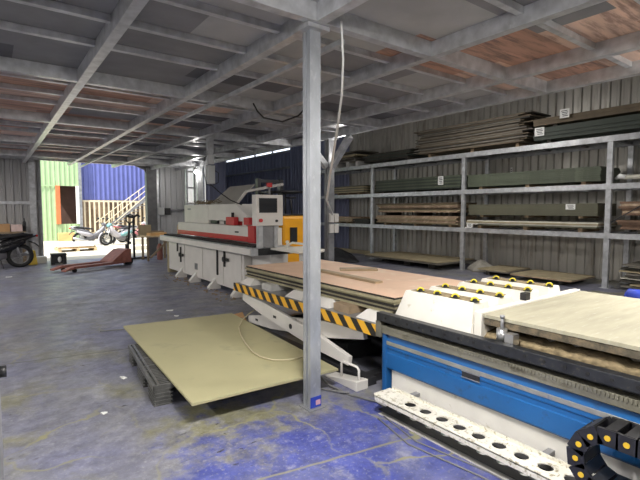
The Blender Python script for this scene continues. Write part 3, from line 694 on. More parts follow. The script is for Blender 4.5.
a1 = arm(.08, 2.66, .43, .44, .15, .075, .05, 'white_metal')
B(.0535, .0545, 1.78, 1.85, .30, .33).build('arm_mark', 'dark_metal', a1)
a2 = arm(.145, 2.62, .12, .30, .43, .075, .05, 'white_metal')
B(.1185, .1195, 2.35, 2.42, .14, .17).build('arm_mark', 'dark_metal', a2)
arm(1.30, 2.66, .43, .28, .12, .075, .05, 'white_metal'); arm(1.22, 2.62, .12, .30, .43, .075, .05, 'white_metal')
MB().cyl((.05, 1.46, .275), (1.34, 1.46, .275), .03, 12).build('pivot_shaft', 'dark_metal', sl)
MB().cyl((.70, .5, .12), (.70, 1.7, .36), .055, 14).build('hydraulic_cylinder', 'dark_metal', sl)
B(.3, 1.1, .75, 1.5, .02, .2).build('pump_box', 'black_plastic', sl, .01)
# support blocks between platform and sheets
for y, w_, m_, lab in ((2.60, .30, 'white_metal', 'white wedge block at the far end of the lift platform under the pink sheets'), (2.05, .24, 'concrete_block', 'grey block second from the far end of the lift platform'),
                      (1.42, .34, 'white_metal', 'white wedge block at the middle of the lift edge left of the column'), (.92, .30, 'white_metal', 'white wedge block on the lift edge just right of the column'),
                      (.58, .24, 'timber', 'brown timber block on the lift edge under the pink sheets'), (.17, .34, 'white_metal', 'white wedge block nearest the blue router on the lift edge')):
    if m_ == 'white_metal': mb = MB().hexa([(-.05, -w_/2, 0), (.3, -w_/2, 0), (.3, w_/2, 0), (-.05, w_/2, 0), (.04, -w_/3, .075), (.3, -w_/3, .075), (.3, w_/3, .075), (.04, w_/3, .075)])
    else: mb = B(-.03, .3, -w_/2, w_/2, 0, .075)
    solo('support_block', mb, m_, lab, 'block', (2.76, 2.76+y, .602), 'blocks on the lift platform')
random.seed(5)
bt = stack('stacked_sheet', 'sheet', 'the sheets on the striped scissor lift', 2.82, 4.05, 2.74, 5.56, .679, 6, .0205, ['stack_board', 'black_edge', 'stack_board', 'black_edge', 'stack_board'], .022, .0008, xj=1.)
# top sheet: pale pink face over a dark edge
mb = MB().use(1).box(-.64, .66, -1.42, 1.42, 0, .016).use(0).box(-.64, .66, -1.42, 1.42, .016, .018)
solo('pink_sheet', mb, ['pink_board', 'black_edge'], 'wide pale pink sheet lying on top of the sheets on the scissor lift', 'sheet', (3.48, 4.15, bt+.0005))
pz = bt+.019
solo('board_strip', B(-.05, .05, -.58, .58, 0, .022), 'strip_board', 'long narrow brown strip lying along the pink sheet', 'strip', (3.31, 3.96, pz), rz=-.05)
solo('board_strip', B(-.09, .09, -.24, .24, 0, .022), 'strip_board', 'short wide brown strip lying across the far edge of the pink sheet', 'strip', (3.80, 4.30, pz), rz=.94)
# pedal foot with a handle
ft = thing('foot_pedal', 'white foot pedal with a bent handle on the floor before the lift', 'pedal', (2.62, 3.12, 0), 0)
MB().prism([(-.24, 0), (.22, 0), (.22, .015), (-.20, .085), (-.24, .085)], 'x', -.09, .05).build('housing', 'white_metal', ft, .005)
MB().tube([(-.03, .04, .04), (-.03, .04, .17), (-.03, .015, .195), (-.03, -.18, .195), (-.03, -.205, .17), (-.03, -.205, .07)], .012, 8).build('handle', 'white_metal', ft)
# hoses and cables around the lift
solo('tan_hose', MB().tube([(.43, .33, .07), (.26, .22, .05), (.1, .1, .02), (-.10, -.2, .009), (-.23, -.51, .009), (-.33, -.82, .009), (-.40, -1.1, .009), (-.41, -1.3, .009), (-.36, -1.44, .009), (-.25, -1.52, .009), (-.10, -1.53, .009), (.03, -1.47, .009)], .008, 6), 'cable_tan', 'thin tan hose curling over the olive board from the lift', 'hose', (2.42, 4.95, .201))
solo('grey_cable', MB().tube([(.0, .55, .10), (-.1, .35, .12), (-.13, .1, .03), (-.10, -.18, .012), (0, -.45, .012), (-.06, -.68, .012)], .009, 6).tube([(-.1, -.2, .03), (-.2, .02, .012), (-.28, .2, .012)], .007, 6), 'cable_grey', 'grey cable trailing on the floor round the white foot pedal', 'cable', (2.52, 3.05, 0))
solo('floor_cable', MB().tube([(0, 0, 0), (-.1, -.4, 0), (-.03, -.9, 0), (-.0, -1.5, 0), (.02, -2.2, 0)], .006, 6).tube([(.06, 0, 0), (-.03, -.4, 0), (.05, -.9, 0), (.04, -1.5, 0), (.06, -2.2, 0)], .005, 6), 'cable_grey', 'pair of grey cables along the floor beside the perforated tray', 'cable', (2.33, 2.40, .007))
solo('cardboard_scrap', MB().hexa([(-.12, -.1, 0), (.14, -.12, 0), (.16, .1, 0), (-.1, .12, 0), (-.06, -.04, .1), (.1, -.06, .13), (.12, .04, .1), (-.05, .06, .08)]), 'cardboard', 'crushed brown cardboard scrap at the far foot of the lift', 'scrap', (2.78, 5.84, 0))
solo('black_plug', MB().tube([(0, 0, .05), (.07, .05, .07), (.15, .06, .05)], [.03, .04, .025], 10), 'black_plastic', 'black cable plug lying beside the cardboard scrap', 'plug', (2.66, 5.60, 0))
solo('floor_lead', MB().tube([(0, 0, 0), (-.5, .25, 0), (-1.0, .1, 0), (-1.5, .25, 0)], .008, 6), 'cable_grey', 'dark lead lying on the floor behind the olive board', 'cable', (2.6, 6.1, .01))

# ---------------------------------------------------------------- olive board on plastic pallets
def plastic_pallet(label):
    t = thing('plastic_pallet', label, 'pallet', (1.56, 4.245, 0), -.09)
    L2, W2 = .66, .50
    d = MB().box(-W2, W2, -L2, L2, .148, .154)
    for k in range(34): y = -L2+.02+k*(2*L2-.04)/33; d.box(-W2+.05, W2, y-.006, y+.006, .154, .170)
    for x in (-W2+.012, -W2+.05, -.2, 0, .2, W2-.012): d.box(x-.010, x+.010, -L2, L2, .135, .172)
    for y in (-L2+.012, -.25, -.12, .12, .25, L2-.012): d.box(-W2, W2, y-.012, y+.012, .135, .171)
    d.build('deck', 'pallet_plastic', t)
    for x in (-.42, 0, .42):
        for y, w in ((-.53, .13), (-.02, .17), (.55, .11)):
            f_ = MB().box(x-.06, x+.06, y-w+.01, y+w-.01, 0, .148)
            for k in range(5): f_.box(x-.075, x+.075, y-w, y+w, .0+k*.031, .010+k*.031)
            f_.build('foot', 'pallet_plastic', t)
plastic_pallet('black ribbed plastic pallet on the floor carrying the olive board')
mb = MB().use(0); a, b, c_, d_ = (1.24, 5.68), (2.59, 5.52), (2.42, 3.0), (1.12, 3.07)
o0 = (1.84, 4.3)
mb = MB().hexa([(p[0]-o0[0], p[1]-o0[1], 0) for p in (d_, c_, b, a)]+[(p[0]-o0[0], p[1]-o0[1], .018) for p in (d_, c_, b, a)])
solo('olive_board', mb, 'olive_board', 'large olive coloured board lying flat on black plastic pallets in the aisle', 'board', (o0[0], o0[1], .182))
for o in ():
    pass
solo('bearer_block', B(-.25, .25, -.05, .05, 0, .181), 'dark_board', 'dark block propping the far end of the olive board', 'block', (2.1, 5.3, 0))

# ---------------------------------------------------------------- blue router (CNC)
cn = thing('cnc_router', 'blue and white router machine with a sawdusty bed and black guide rail', 'machine', (2.66, 2.66, 0))
Y0 = -3.3  # near end, behind the camera's edge
B(.02, 1.75, Y0, -.06, .02, .28).build('lower_frame', 'cream_metal', cn, .004)
MB().prism([(.0, .26), (.05, .26), (.05, .545), (-.0, .545), (-.012, .50), (-.012, .44), (-.004, .435), (-.004, .40), (-.012, .395), (-.012, .275)], 'y', Y0, 0).build('side_panel', 'blue_paint', cn)
MB().prism([(-.015, .470), (-.0125, .468), (-.0125, .500), (-.015, .498)], 'y', Y0, -.02).build('panel_bevel', 'blue_edge', cn)
B(.05, 1.7, Y0, -.02, .28, .60).build('bed_frame', 'blue_paint', cn)
B(-.02, .06, -.03, .02, .02, .56).build('corner_post', 'blue_paint', cn, .01)
sl_ = B(-.0175, -.0125, -.92, -.78, .425, .465).build('slot_handle', 'black_plastic', cn)
B(-.0195, -.0175, -.925, -.775, .42, .426).box(-.0195, -.0175, -.925, -.775, .463, .469).build('slot_rim', 'grey_metal', sl_)
B(-.002, .0, -1.36, -1.355, .28, .52).build('panel_seam', 'dark_metal', cn)
B(-.03, .10, Y0, .03, .56, .625).build('gear_rack', 'rack_gear', cn)
tt = MB()
for k in range(150): y = -3.2+k*.0215; tt.box(-.036, -.030, y, y+.011, .60, .622)
g1 = tt.build('rack_teeth', 'rack_gear', cn)
B(-.05, .02, Y0, .06, .665, .735).box(.02, .12, Y0, .06, .63, .70).build('guide_rail', 'rail_black', cn, .004)
for k in range(16): y = -.05-k*.12; MB().cyl((-.0545, y, .70), (-.0502, y, .70), .010, 10).build('rail_bolt', 'black_rubber', cn)
B(-.04, .09, .02, .08, .52, .66).build('end_stop', 'rack_gear', cn, .005)
B(.10, 1.7, Y0, .0, .625, .70).build('dust_ledge', 'sawdust', cn)
# heap of dust along the ledge
random.seed(21); hp = []; n = 60
for i in range(n+1):
    y = Y0+(-.15-Y0)*i/n; w1 = .20+.05*random.random(); h1 = .035+.04*random.random()
    hp.append([(.11, y, .70), (.16, y, .70+h1*.7), (.16+w1*.5, y, .70+h1), (.16+w1, y, .70)])
MB().rings(hp).build('sawdust_ridge', 'sawdust', cn)
# loading beams with suction cups
def cup(par, x, y, z):
    c = MB().cyl((x, y, z), (x, y, z+.012), .03, 14).build('cup_base', 'black_rubber', par)
    return c
for r, x in enumerate((.06, .38, .79, 1.15)):
    y0, y1 = -.79, -.10
    z0 = .70 if r == 0 else .78
    # origin x at 2.66
    beam = MB().hexa([(x+.02-.02*(r == 0), y0, z0), (x+.27, y0, z0), (x+.27, y1+.06, z0), (x+.02-.02*(r == 0), y1+.06, z0), (x+.05, y0+.02, .93), (x+.24, y0+.02, .93), (x+.24, y1-.02, .93), (x+.05, y1-.02, .93)]).build('loading_beam', 'cream_metal', cn, .006)
    B(x+.08, x+.21, y0+.05, y1-.05, .9302, .934).build('dust_film', 'sawdust', beam)
    for k, cy in enumerate((2.42, 2.25, 2.08, 1.91)):
        yy = cy-2.66; xx = x+.10
        c = MB().cyl((xx, yy, .934), (xx, yy, .940), .034, 14).sphere((xx, yy, .940), .019, 12, 6, 1., PI/2).build('suction_cup', 'black_rubber', beam)
        MB().torus((xx, yy, .938), (-.75, -.65, 0), .024, .0075, 14, 8, 0, 2*PI).build('suction_cup_ring', 'suction_yellow', beam)
B(.08, 1.45, -.795, -.12, .70, .78).build('platform_base', 'cream_metal', cn)
B(.70, .77, -.84, -.79, .887, .945).build('sensor_box', 'black_plastic', cn, .004)
B(.08, 1.6, -.86, -.80, .70, .886).build('cross_rail', 'cream_metal', cn, .006)
# bed and its frame
B(.09, 1.6, Y0, -.865, .848, .874).build('spoilboard', 'spoil', cn, .003)
B(.095, 1.6, Y0, -.87, .80, .847).build('bed_slab', 'spoil_edge', cn, .004)
B(.26, 1.5, Y0, -.95, .70, .80).build('bed_support', 'cream_metal', cn)
pin = MB().cyl((.06, -1.03, .72), (.06, -1.03, .81), .035, 16).build('stop_cylinder', 'bike_silver', cn)
MB().cyl((.06, -1.03, .81), (.06, -1.03, .88), .011, 10).cyl((.06, -1.03, .88), (.06, -1.03, .9), .016, 10).build('stop_pin', 'grey_metal', pin)
B(.025, .095, -1.13, -1.07, .72, .79).build('stop_block', 'bike_silver', cn)
mt = MB().cyl((2.13, -1.30, .79), (2.13, -1.06, .79), .075, 18).cyl((2.13, -1.06, .79), (2.13, -1.04, .79), .05, 14).build('vacuum_motor', 'tape_blue', cn)
B(2.06, 2.2, -1.22, -1.08, .55, .71).build('motor_bracket', 'grey_metal', cn)
# perforated cable tray
def perforated(x0, x1, y0, y1, holes, r, z0, z1, n=20):
    mb = MB(); xc = (x0+x1)/2
    ys = sorted(holes); edges = [y0]+[(a+b)/2 for a, b in zip(ys, ys[1:])]+[y1]
    for i, hy in enumerate(ys):
        a, b = edges[i], edges[i+1]; sq = []; ci = []
        for k in range(n):
            t = 2*PI*(k+.5)/n; c, s = math.cos(t), math.sin(t)
            hx = (x1-x0)/2; q = hx/abs(c) if abs(c) > 1e-6 else 9; ly = (b-hy) if s > 0 else (hy-a); q2 = ly/abs(s) if abs(s) > 1e-6 else 9
            q = min(q, q2); sq.append((xc+c*q, hy+s*q)); ci.append((xc+c*r, hy+s*r))
        nt = mb.verts([(x, y, z1) for x, y in sq]+[(x, y, z1) for x, y in ci]+[(x, y, z0) for x, y in sq]+[(x, y, z0) for x, y in ci])
        for k in range(n):
            j = (k+1) % n
            mb.face([nt+k, nt+j, nt+n+j, nt+n+k]); mb.face([nt+2*n+k, nt+3*n+k, nt+3*n+j, nt+2*n+j]); mb.face([nt+n+k, nt+n+j, nt+3*n+j, nt+3*n+k])
        for yy, sg in ((a, -1), (b, 1)):  # corner triangles
            for xx, sx in ((x0, -1), (x1, 1)):
                cand = [k for k in range(n) if abs(sq[k][0]-xx) < 1e-6 and (sq[k][1]-hy)*sg > 0]
                cand2 = [k for k in range(n) if abs(sq[k][1]-yy) < 1e-6 and (sq[k][0]-xc)*sx > 0]
                if cand and cand2:
                    k1 = max(cand, key=lambda k: abs(sq[k][1]-hy)); k2 = max(cand2, key=lambda k: abs(sq[k][0]-xc))
                    c1 = mb.verts([(xx, yy, z1), (xx, yy, z0)]); mb.face([nt+k1, c1, nt+k2]); mb.face([nt+2*n+k1, nt+2*n+k2, c1+1])
    return mb
holes = [2.18-.143*k-2.66 for k in range(30)]
pt = perforated(-.31, -.115, Y0+.0, -.20, [h for h in holes if h > Y0+.1], .042, .155, .163)
pt.box(-.31, -.304, Y0, -.20, .125, .155).box(-.12, -.115, Y0, -.20, .163, .185)
tr = pt.build('cable_tray', 'offwhite_dirty', cn)
MB().hexa([(-.31, -.2, .155), (-.115, -.2, .155), (-.115, -.17, .155), (-.29, -.17, .155), (-.31, -.2, .163), (-.115, -.2, .163), (-.115, -.17, .163), (-.29, -.17, .163)]).box(-.29, -.26, -.3, -.19, .10, .15).build('tray_end', 'offwhite_dirty', tr)
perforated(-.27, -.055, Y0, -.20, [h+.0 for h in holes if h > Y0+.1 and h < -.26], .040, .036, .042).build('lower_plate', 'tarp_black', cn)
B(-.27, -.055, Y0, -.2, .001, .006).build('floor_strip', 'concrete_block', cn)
for y in (-.35, -1.4, -2.5): B(-.29, .02, y-.02, y+.02, .125, .154).box(-.20, -.16, y-.02, y+.02, 0, .125).build('tray_bracket', 'grey_metal', tr)
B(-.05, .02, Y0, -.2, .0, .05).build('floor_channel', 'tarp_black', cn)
# energy chain: lower run on the tray, a turn, upper run
ec = thing('energy_chain', 'black plastic energy chain with yellow pins curling over the perforated tray', 'cable chain', (2.43, 0, .165))
lk = .080; Rr = .146; path = []
yt = .835; s = 0
def path_at(s):   # starts on the upper run near the camera, goes to +y, turns down, returns
    up = yt-(-1.2)
    if s < up: return (-1.2+s, 2*Rr+.05), 0.
    if s < up+PI*Rr: a = (s-up)/Rr; return (yt+Rr*math.sin(a), .05+Rr+Rr*math.cos(a)), -a
    return (yt-(s-up-PI*Rr), .05), -PI
tot = yt+1.2+PI*Rr+1.6; k = 0
nlinks = int(tot/lk)
for i in range(nlinks):
    (y, z), a = path_at((i+.5)*lk)
    Mx = Matrix.Translation((0, y, z)) @ Matrix.Rotation(a, 4, 'X'); hw = .085
    mb = MB().use(0)
    for sx in (-1, 1): mb.box(sx*hw-.009, sx*hw+.009, -lk*.56, lk*.56, -.041, .041, Mx)
    mb.box(-hw, hw, -lk*.45, lk*.17, .035, .043, Mx).box(-hw, hw, -lk*.45, lk*.17, -.043, -.035, Mx)
    mb.use(1)
    for sx in (-1, 1): p = Mx @ Vector((sx*hw, 0, 0)); ax = Vector((sx, 0, 0)); mb.cyl(p+ax*.008, p+ax*.0125, .014, 12)
    mb.build('chain_link', ['black_plastic', 'dot_yellow'], ec)
solo('chain_dust', B(0, .001, 0, .001, 0, .001), 'sawdust', 'x', 'x', (0, 0, 0)) if False else None

# ---------------------------------------------------------------- motorcycles
def loft(mb, secs, n=14):
    rs = []
    for x, zc, hh, hw in secs:
        rs.append([(x, hw*math.copysign(abs(math.cos(2*PI*k/n))**.75, math.cos(2*PI*k/n)), zc+hh*math.copysign(abs(math.sin(2*PI*k/n))**.8, math.sin(2*PI*k/n))) for k in range(n)])
    return mb.rings(rs)
def motorcycle(label, loc, rz, main, accent, panel, name='motorcycle', lean=0., wheel='bike_silver'):
    t = thing(name, label, 'motorcycle', loc, rz, None); t.rotation_euler = (lean, 0, rz)
    for nm, x in (('rear_wheel', 0.), ('front_wheel', 1.25)):
        w_ = MB().torus((x, 0, .30), (0, 1, 0), .25, .052, 30, 8).build(nm, 'black_rubber', t)
        MB().torus((x, 0, .30), (0, 1, 0), .205, .016, 28, 6).build('rim', wheel, w_)
        sp = MB().cyl((x, -.05, .30), (x, .05, .30), .045, 12)
        for k in range(10): a = 2*PI*k/10; sp.cyl((x+.04*math.cos(a), .0, .30+.04*math.sin(a)), (x+.2*math.cos(a), 0, .30+.2*math.sin(a)), .007, 5)
        sp.build('spokes', wheel, w_)
    loft(MB(), [(-.36, .80, .025, .05), (-.15, .75, .07, .11), (.1, .68, .11, .13), (.35, .60, .10, .12), (.5, .52, .07, .10)]).build('tail_fairing', main, t)
    loft(MB(), [(.42, .45, .10, .07), (.62, .42, .13, .09), (.85, .55, .17, .14), (1.0, .72, .17, .16), (1.08, .85, .10, .12)]).build('front_fairing', main, t)
    loft(MB(), [(-.12, .66, .05, .135), (.1, .58, .11, .145), (.35, .50, .13, .145), (.55, .46, .06, .12)]).build('side_panel', panel, t)
    loft(MB(), [(-.30, .84, .02, .06), (-.1, .84, .05, .12), (.2, .80, .045, .13), (.42, .76, .05, .12), (.60, .74, .02, .07)]).build('seat', 'bike_seat', t)
    loft(MB(), [(.28, .33, .08, .08), (.45, .32, .12, .11), (.62, .33, .10, .10), (.75, .36, .05, .06)]).build('engine', 'bike_grey', t)
    MB().tube([(.6, -.12, .22), (.3, -.14, .2), (.05, -.16, .27), (-.3, -.17, .36)], [.02, .025, .045, .05], 10).build('exhaust', 'bike_silver', t)
    for sy in (-.07, .07): MB().cyl((1.25, sy, .30), (1.06, sy, .78), .022, 8).build('fork_leg', 'bike_silver', t)
    for sy in (-.09, .09): MB().cyl((0, sy, .30), (.1, sy, .66), .02, 8).build('shock', 'bike_silver', t)
    B(-.02, .45, -.09, -.06, .26, .32).build('swingarm', 'bike_grey', t)
    MB().torus((1.25, 0, .30), (0, 1, 0), .33, .03, 12, 6, -.3, 1.7).build('front_fender', main, t)
    loft(MB(), [(-.42, .52, .02, .05), (-.34, .6, .02, .06), (-.2, .66, .02, .06)]).build('rear_fender', 'black_plastic', t)
    MB().tube([(.86, -.34, 1.02), (.98, -.15, 1.0), (1.02, 0, .97), (.98, .15, 1.0), (.86, .34, 1.02)], .016, 8).build('handlebar', 'black_plastic', t)
    loft(MB(), [(.96, .94, .04, .1), (1.06, .94, .09, .12), (1.14, .90, .08, .1), (1.17, .88, .03, .05)]).build('headlight', accent, t)
    B(-.40, -.36, -.05, .05, .77, .82).build('tail_light', 'lens_red', t)
    MB().tube([(-.38, -.09, .84), (-.1, -.13, .88), (-.1, .13, .88), (-.38, .09, .84)], .011, 6).build('grab_rail', 'bike_silver', t)
    for sy in (-1, 1): mm = MB().tube([(.9, sy*.28, 1.02), (.92, sy*.34, 1.18)], .007, 6).build('mirror_stem', 'black_plastic', t); MB().sphere((.93, sy*.36, 1.22), .055, 10, 6, .8).build('mirror', 'black_plastic', mm)
    MB().tube([(.42, .1, .22), (.38, .26, .02)], .012, 6).build('side_stand', 'dark_metal', t)
    return t
motorcycle('black motorcycle parked against the grey wall left of the opening', (.62, 14.9, 0), PI+.12, 'bike_black', 'bike_black', 'bike_black', wheel='grey_metal').scale = (1.1, 1.1, 1.1)
motorcycle('grey motorcycle parked outside under the dark window', (3.2, 22.6, -.012), .12, 'bike_grey', 'bike_grey', 'bike_white')
motorcycle('white and teal motorcycle parked outside in front of the stairs', (5.35, 22.4, -.012), PI+.35, 'bike_white', 'bike_teal', 'bike_teal')
motorcycle('dull red motorcycle parked outside beside the dark jamb', (5.25, 23.6, -.012), .1, 'bike_red', 'bike_white', 'bike_white')

# bench of goods behind the black motorcycle
tb = thing('side_table', 'dark table against the grey wall behind the black motorcycle', 'table', (.1, 15.75, 0))
B(-.75, .72, -.3, .3, .93, .98).build('top', 'timber', tb)
for sx in (-.7, .67):
    for sy in (-.25, .25): B(sx-.03, sx+.03, sy-.03, sy+.03, 0, .93).build('leg', 'timber', tb)
solo('brown_carton', B(-.42, .42, -.2, .2, 0, .22), 'cardboard', 'brown carton on the dark table behind the motorcycle', 'carton', (.02, 15.72, .98), bevel=.005)
solo('pink_carton', B(-.14, .14, -.15, .15, 0, .20), 'pink_box', 'small pink and white carton on the dark table behind the motorcycle', 'carton', (.60, 15.7, .98), bevel=.005)
solo('black_bottle', MB().tube([(0, 0, 0), (0, 0, .26), (0, 0, .31), (0, 0, .38)], [.045, .045, .018, .018], 12), 'black_plastic', 'tall black bottle at the end of the dark table', 'bottle', (.79, 15.62, .98))
solo('yellow_sack', MB().hexa([(-.12, -.08, 0), (.12, -.08, 0), (.12, .08, 0), (-.12, .08, 0), (-.05, -.03, .42), (.07, -.03, .42), (.07, .05, .42), (-.05, .05, .42)]), 'cone_yellow', 'yellow sack standing at the wall behind the rear wheel of the black motorcycle', 'sack', (.95, 15.42, 0), bevel=.02)
solo('white_carton', B(-.16, .16, -.12, .12, 0, .20), 'paper', 'small white carton on the floor at the edge of the opening', 'carton', (1.16, 15.75, 0), bevel=.004)

# black stool with a pale label
stl = thing('low_stool', 'low black stool with a pale front label at the threshold', 'stool', (1.58, 15.2, 0))
B(-.2, .2, -.15, .15, .26, .32).build('top', 'black_plastic', stl, .01)
for sx in (-.15, .15): B(sx-.045, sx+.045, -.13, .13, 0, .26).build('leg', 'black_plastic', stl)
B(-.105, .105, -.08, .12, .02, .26).build('core', 'black_plastic', stl)
MB().sphere((.02, -.085, .14), .05, 12, 6, 1.8).build('label', 'paper', stl)

# ---------------------------------------------------------------- pallet jacks
jk = thing('pallet_jack', 'worn red pallet jack standing on the floor before the opening', 'pallet jack', (3.12, 13.85, 0), math.atan2(-.43, -.90))
for sy in (-.24, .24):
    f_ = MB().hexa([(.25, sy-.085, .09), (1.75, sy-.085, .09), (1.75, sy+.085, .09), (.25, sy+.085, .09), (.25, sy-.085, .155), (1.72, sy-.085, .155), (1.72, sy+.085, .155), (.25, sy+.085, .155)]).prism([(1.75, .09), (2.0, .05), (2.0, .08), (1.75, .155)], 'y', sy-.08, sy+.08)
    f_ = f_.build('fork', 'jack_red', jk)
    MB().cyl((1.7, sy-.04, .045), (1.7, sy+.04, .045), .045, 14).build('roller', 'black_rubber', f_)
MB().prism([(-.02, .10), (.62, .10), (.62, .16), (.18, .46), (-.02, .48)], 'y', -.27, .27).build('chassis', 'jack_red', jk, .01)
MB().cyl((-.10, 0, .18), (-.10, 0, .60), .06, 14).build('pump', 'dark_metal', jk)
for sy in (-.08, .08): MB().cyl((-.10, sy-.035, .10), (-.10, sy+.035, .10), .10, 18).build('steer_wheel', 'black_rubber', jk)
MB().tube([(-.13, 0, .55), (-.20, 0, 1.22)], .032, 8).build('handle_shaft', 'black_plastic', jk)
MB().tube([(-.20, 0, 1.20), (-.215, -.16, 1.28), (-.22, -.16, 1.42), (-.22, 0, 1.47), (-.22, .16, 1.42), (-.215, .16, 1.28), (-.20, 0, 1.20)], .022, 8).build('handle_grip', 'black_plastic', jk)
hs = thing('post_stand', 'black stand with a slim pole and flat base right of the pallet jack handle', 'stand', (3.72, 15.2, 0))
B(-.12, .50, -.12, .12, .02, .07).build('base', 'black_plastic', hs, .01)
MB().cyl((0, 0, .07), (0, 0, 1.30), .035, 10).build('pole', 'black_plastic', hs)
MB().tube([(-.18, 0, 1.40), (0, 0, 1.36), (.12, 0, 1.44), (.2, 0, 1.38)], .04, 8).build('grip', 'black_plastic', hs)
for sx in (-.08, .42): MB().cyl((sx, -.08, .03), (sx, .08, .03), .03, 10).build('roller', 'black_rubber', hs)

# ---------------------------------------------------------------- outside
gz = -.012
op = thing('wooden_pallet', 'wooden pallet lying outside in the sun before the opening', 'pallet', (2.68, 20.0, gz), .05)
for k in range(5): B(-.7, .7, -.5+k*.22, -.38+k*.22, .11, .135).build('deck_board', 'light_timber', op)
for sx in (-.62, 0, .62): B(sx-.05, sx+.05, -.5, .5, 0, .11).build('runner', 'light_timber', op)
solo('timber_board', B(-.62, .62, -.42, .42, 0, .05), 'light_timber', 'pale timber panel on the wooden pallet outside', 'panel', (2.70, 20.0, gz+.137), rz=.12)
solo('white_sheet', B(-.66, .58, -.48, .44, 0, .13), 'paper', 'thick white panel lying topmost on the wooden pallet outside', 'panel', (2.68, 20.0, gz+.19), rz=.02)
solo('timber_planter', B(-.37, .37, -.12, .12, 0, .42), 'orange_timber', 'orange timber box on the ground under the dark window outside', 'box', (3.15, 26.55, gz), bevel=.01)
solo('white_crate', B(-.36, .36, -.25, .25, 0, .36), 'pale_board', 'pale crate outside beside the dark jamb', 'crate', (5.35, 20.6, gz), bevel=.01)
solo('white_crate', B(-.40, .40, -.3, .3, 0, .16), 'pale_board', 'low pale slab outside in front of the crate', 'slab', (5.0, 19.2, gz), bevel=.01)
# green and blue buildings
corr('wall_green', 'x', 27.0, -6, 2.80, 0, 5.2, 'corr_green', .22, .03, -1)
struct(B(2.80, 3.95, 27.0, 27.05, 0, .86).build('wall_green_low', 'corr_green')); 
corr('wall_green_sill', 'x', 26.99, 2.80, 3.95, 0, .86, 'corr_green', .22, .03, -1)
corr('wall_green_top', 'x', 26.99, 2.80, 3.95, 2.87, 5.2, 'corr_green', .22, .03, -1)
struct(B(-6, 2.78, 26.93, 26.955, 2.82, 2.90).build('trim_8', 'corr_green'))
struct(B(2.78, 2.98, 26.90, 27.0, .86, 2.87).box(2.78, 3.0, 27.0, 27.6, .86, 2.87).build('door_2', 'orange_door'))
struct(B(3.72, 3.86, 26.90, 27.0, .86, 2.87).build('trim_9', 'paper'))
struct(B(2.7, 4.0, 28.6, 28.7, 0, 3.2).box(2.7, 4.0, 27.1, 28.6, 2.9, 3.0).box(2.7, 4.0, 27.1, 28.6, 0, .1).build('wall_room_inside', 'dark_room'))
struct(B(3.86, 4.0, 26.85, 27.2, 0, 5.2).build('trim_10', 'galv_dark'))
corr('wall_blue', 'x', 27.2, 4.0, 5.86+4.5, 2.15, 5.4, 'corr_blue', .24, .05, -1)
struct(B(4.0, 10.5, 27.95, 28.0, 0, 2.3).build('wall_under_blue', 'timber'))
fn = thing('slat_fence', 'cream slatted fence under the blue sheet wall outside', 'fence', (4.05, 27.0, gz))
for k in range(17): B(.04+k*.24, .12+k*.24, 0, .05, 0, 2.1).build('slat', 'cream_fence', fn)
B(0, 4.1, .05, .09, 2.05, 2.14).box(0, 4.1, .05, .09, .3, .38).build('rail', 'cream_fence', fn)
st = thing('stair_railing', 'pale metal staircase with sloping rails rising in front of the blue wall outside', 'staircase', (4.45, 25.9, gz))
for i, dz in enumerate((0, .28, .56)):
    MB().cyl((0+dz*.6, 0, .95-dz), (2.75, 0, 3.1-dz), .02, 8).build('hand_rail', 'cream_fence', st)
for k in range(6): x = .3+k*.48; MB().cyl((x, 0, .95+x*.78-.75 if x > .5 else 0), (x, 0, .95+x*.78), .014, 8).build('baluster', 'cream_fence', st)
MB().prism([(.9, .9), (2.75, 2.35), (2.75, 2.25), (.9, .8)], 'y', .0, .05).build('stringer', 'galv_dark', st)
MB().prism([(.9, .9), (2.75, 2.35), (2.75, 2.15), (.9, .7)], 'y', .75, .8).build('stringer', 'grey_metal', st)
for k in range(9): x = .95+k*.2; B(x, x+.26, .05, .75, .74+k*.157, .78+k*.157).build('tread', 'grey_metal', st)
for x in (.92, 2.7): B(x-.03, x+.03, .38, .44, 0, .8 if x < 1 else 2.2).build('support_leg', 'grey_metal', st)

# ---------------------------------------------------------------- small floor litter
for i, (x, y, w_, l_, rz, lab) in enumerate([(.96, 4.45, 0.035, 0.078, .2, 'white paper scrap on the floor left of the plastic pallets'), (2.24, 7.05, 0.049, 0.096, .9, 'white paper scrap on the floor beside the white machine feet'),
        (2.2, 6.62, 0.035, 0.060, .4, 'small pale scrap on the floor behind the olive board'), (.30, 12.9, 0.049, 0.120, 1.3, 'pale scrap on the floor near the black motorcycle'), (.66, 3.75, 0.035, 0.036, .4, 'tiny pale flake on the bare floor near the front')]):
    solo('paper_scrap', MB().hexa([(-w_/2, -l_/2, 0), (w_/2, -l_/2, 0), (w_/2, l_/2, 0), (-w_/2, l_/2, 0), (-w_/2, -l_/2, .002), (w_/2, -l_/2, .012), (w_/2, l_/2, .003), (-w_/2, l_/2, .014)]), 'paper', lab, 'scrap', (x, y, .001), 'scraps on the floor', rz=rz)
lt = MB()
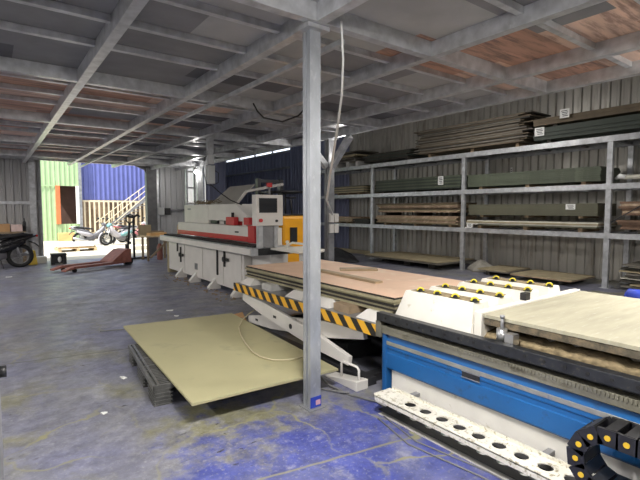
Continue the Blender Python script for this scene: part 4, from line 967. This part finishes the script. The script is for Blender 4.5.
for k in range(80):
    x = random.gauss(3.42, .12); y = random.uniform(7.2, 11.2); r = random.uniform(.012, .035)
    lt.hexa([(x-r, y-r, 0), (x+r, y-r*.6, 0), (x+r*.8, y+r, 0), (x-r*.7, y+r*.8, 0), (x-r*.4, y-r*.3, r*.7), (x+r*.4, y-r*.3, r*.5), (x+r*.3, y+r*.3, r*.6), (x-r*.3, y+r*.3, r*.5)])
o = lt.build('sawdust_crumbs', 'timber', None, 0, (0, 0, .001)); tag(o, 'brown wood crumbs scattered along the foot of the white machine', 'debris'); o['kind'] = 'stuff'

# grey cabinet just at the edge of the frame
ec_ = thing('steel_cabinet', 'grey steel cabinet with a black knob cut off by the frame edge', 'cabinet', (-.22, 2.62, 0))
B(-.25, .225, -.2, .2, .0, 1.22).build('body', 'grey_metal', ec_, .004)
MB().cyl((.225, .12, .78), (.255, .12, .78), .03, 12).build('knob', 'black_plastic', ec_)

# ---------------------------------------------------------------- daylight
W = bpy.data.worlds.new('World'); bpy.context.scene.world = W; W.use_nodes = True
bg = W.node_tree.nodes['Background']; bg.inputs['Color'].default_value = (.82, .90, 1, 1); bg.inputs['Strength'].default_value = 2.2
sun = bpy.data.lights.new('sun', 'SUN'); sun.energy = 9; sun.angle = .02; sun.color = (1, .96, .88)
so = bpy.data.objects.new('sun', sun); C.objects.link(so)
so.rotation_euler = Vector((.45, .22, -.87)).to_track_quat('-Z', 'Y').to_euler()

# ---------------------------------------------------------------- camera
cam = bpy.data.cameras.new('camera'); cam.sensor_width = 36; cam.lens = 445/640*36; cam.clip_start = .05; cam.clip_end = 200
co = bpy.data.objects.new('camera', cam); C.objects.link(co); co.location = (0, 0, H)
co.rotation_euler = (PI/2-math.atan(30/445), 0, -math.radians(36.5))
S = bpy.context.scene; S.camera = co
S.view_settings.view_transform = 'Standard'; S.view_settings.look = 'None'; S.view_settings.gamma = 1; S.view_settings.use_curve_mapping = False
S.view_settings.exposure = 0.0
S.cycles.use_denoising = True; S.cycles.max_bounces = 8; S.cycles.diffuse_bounces = 5; S.cycles.sample_clamp_indirect = 6
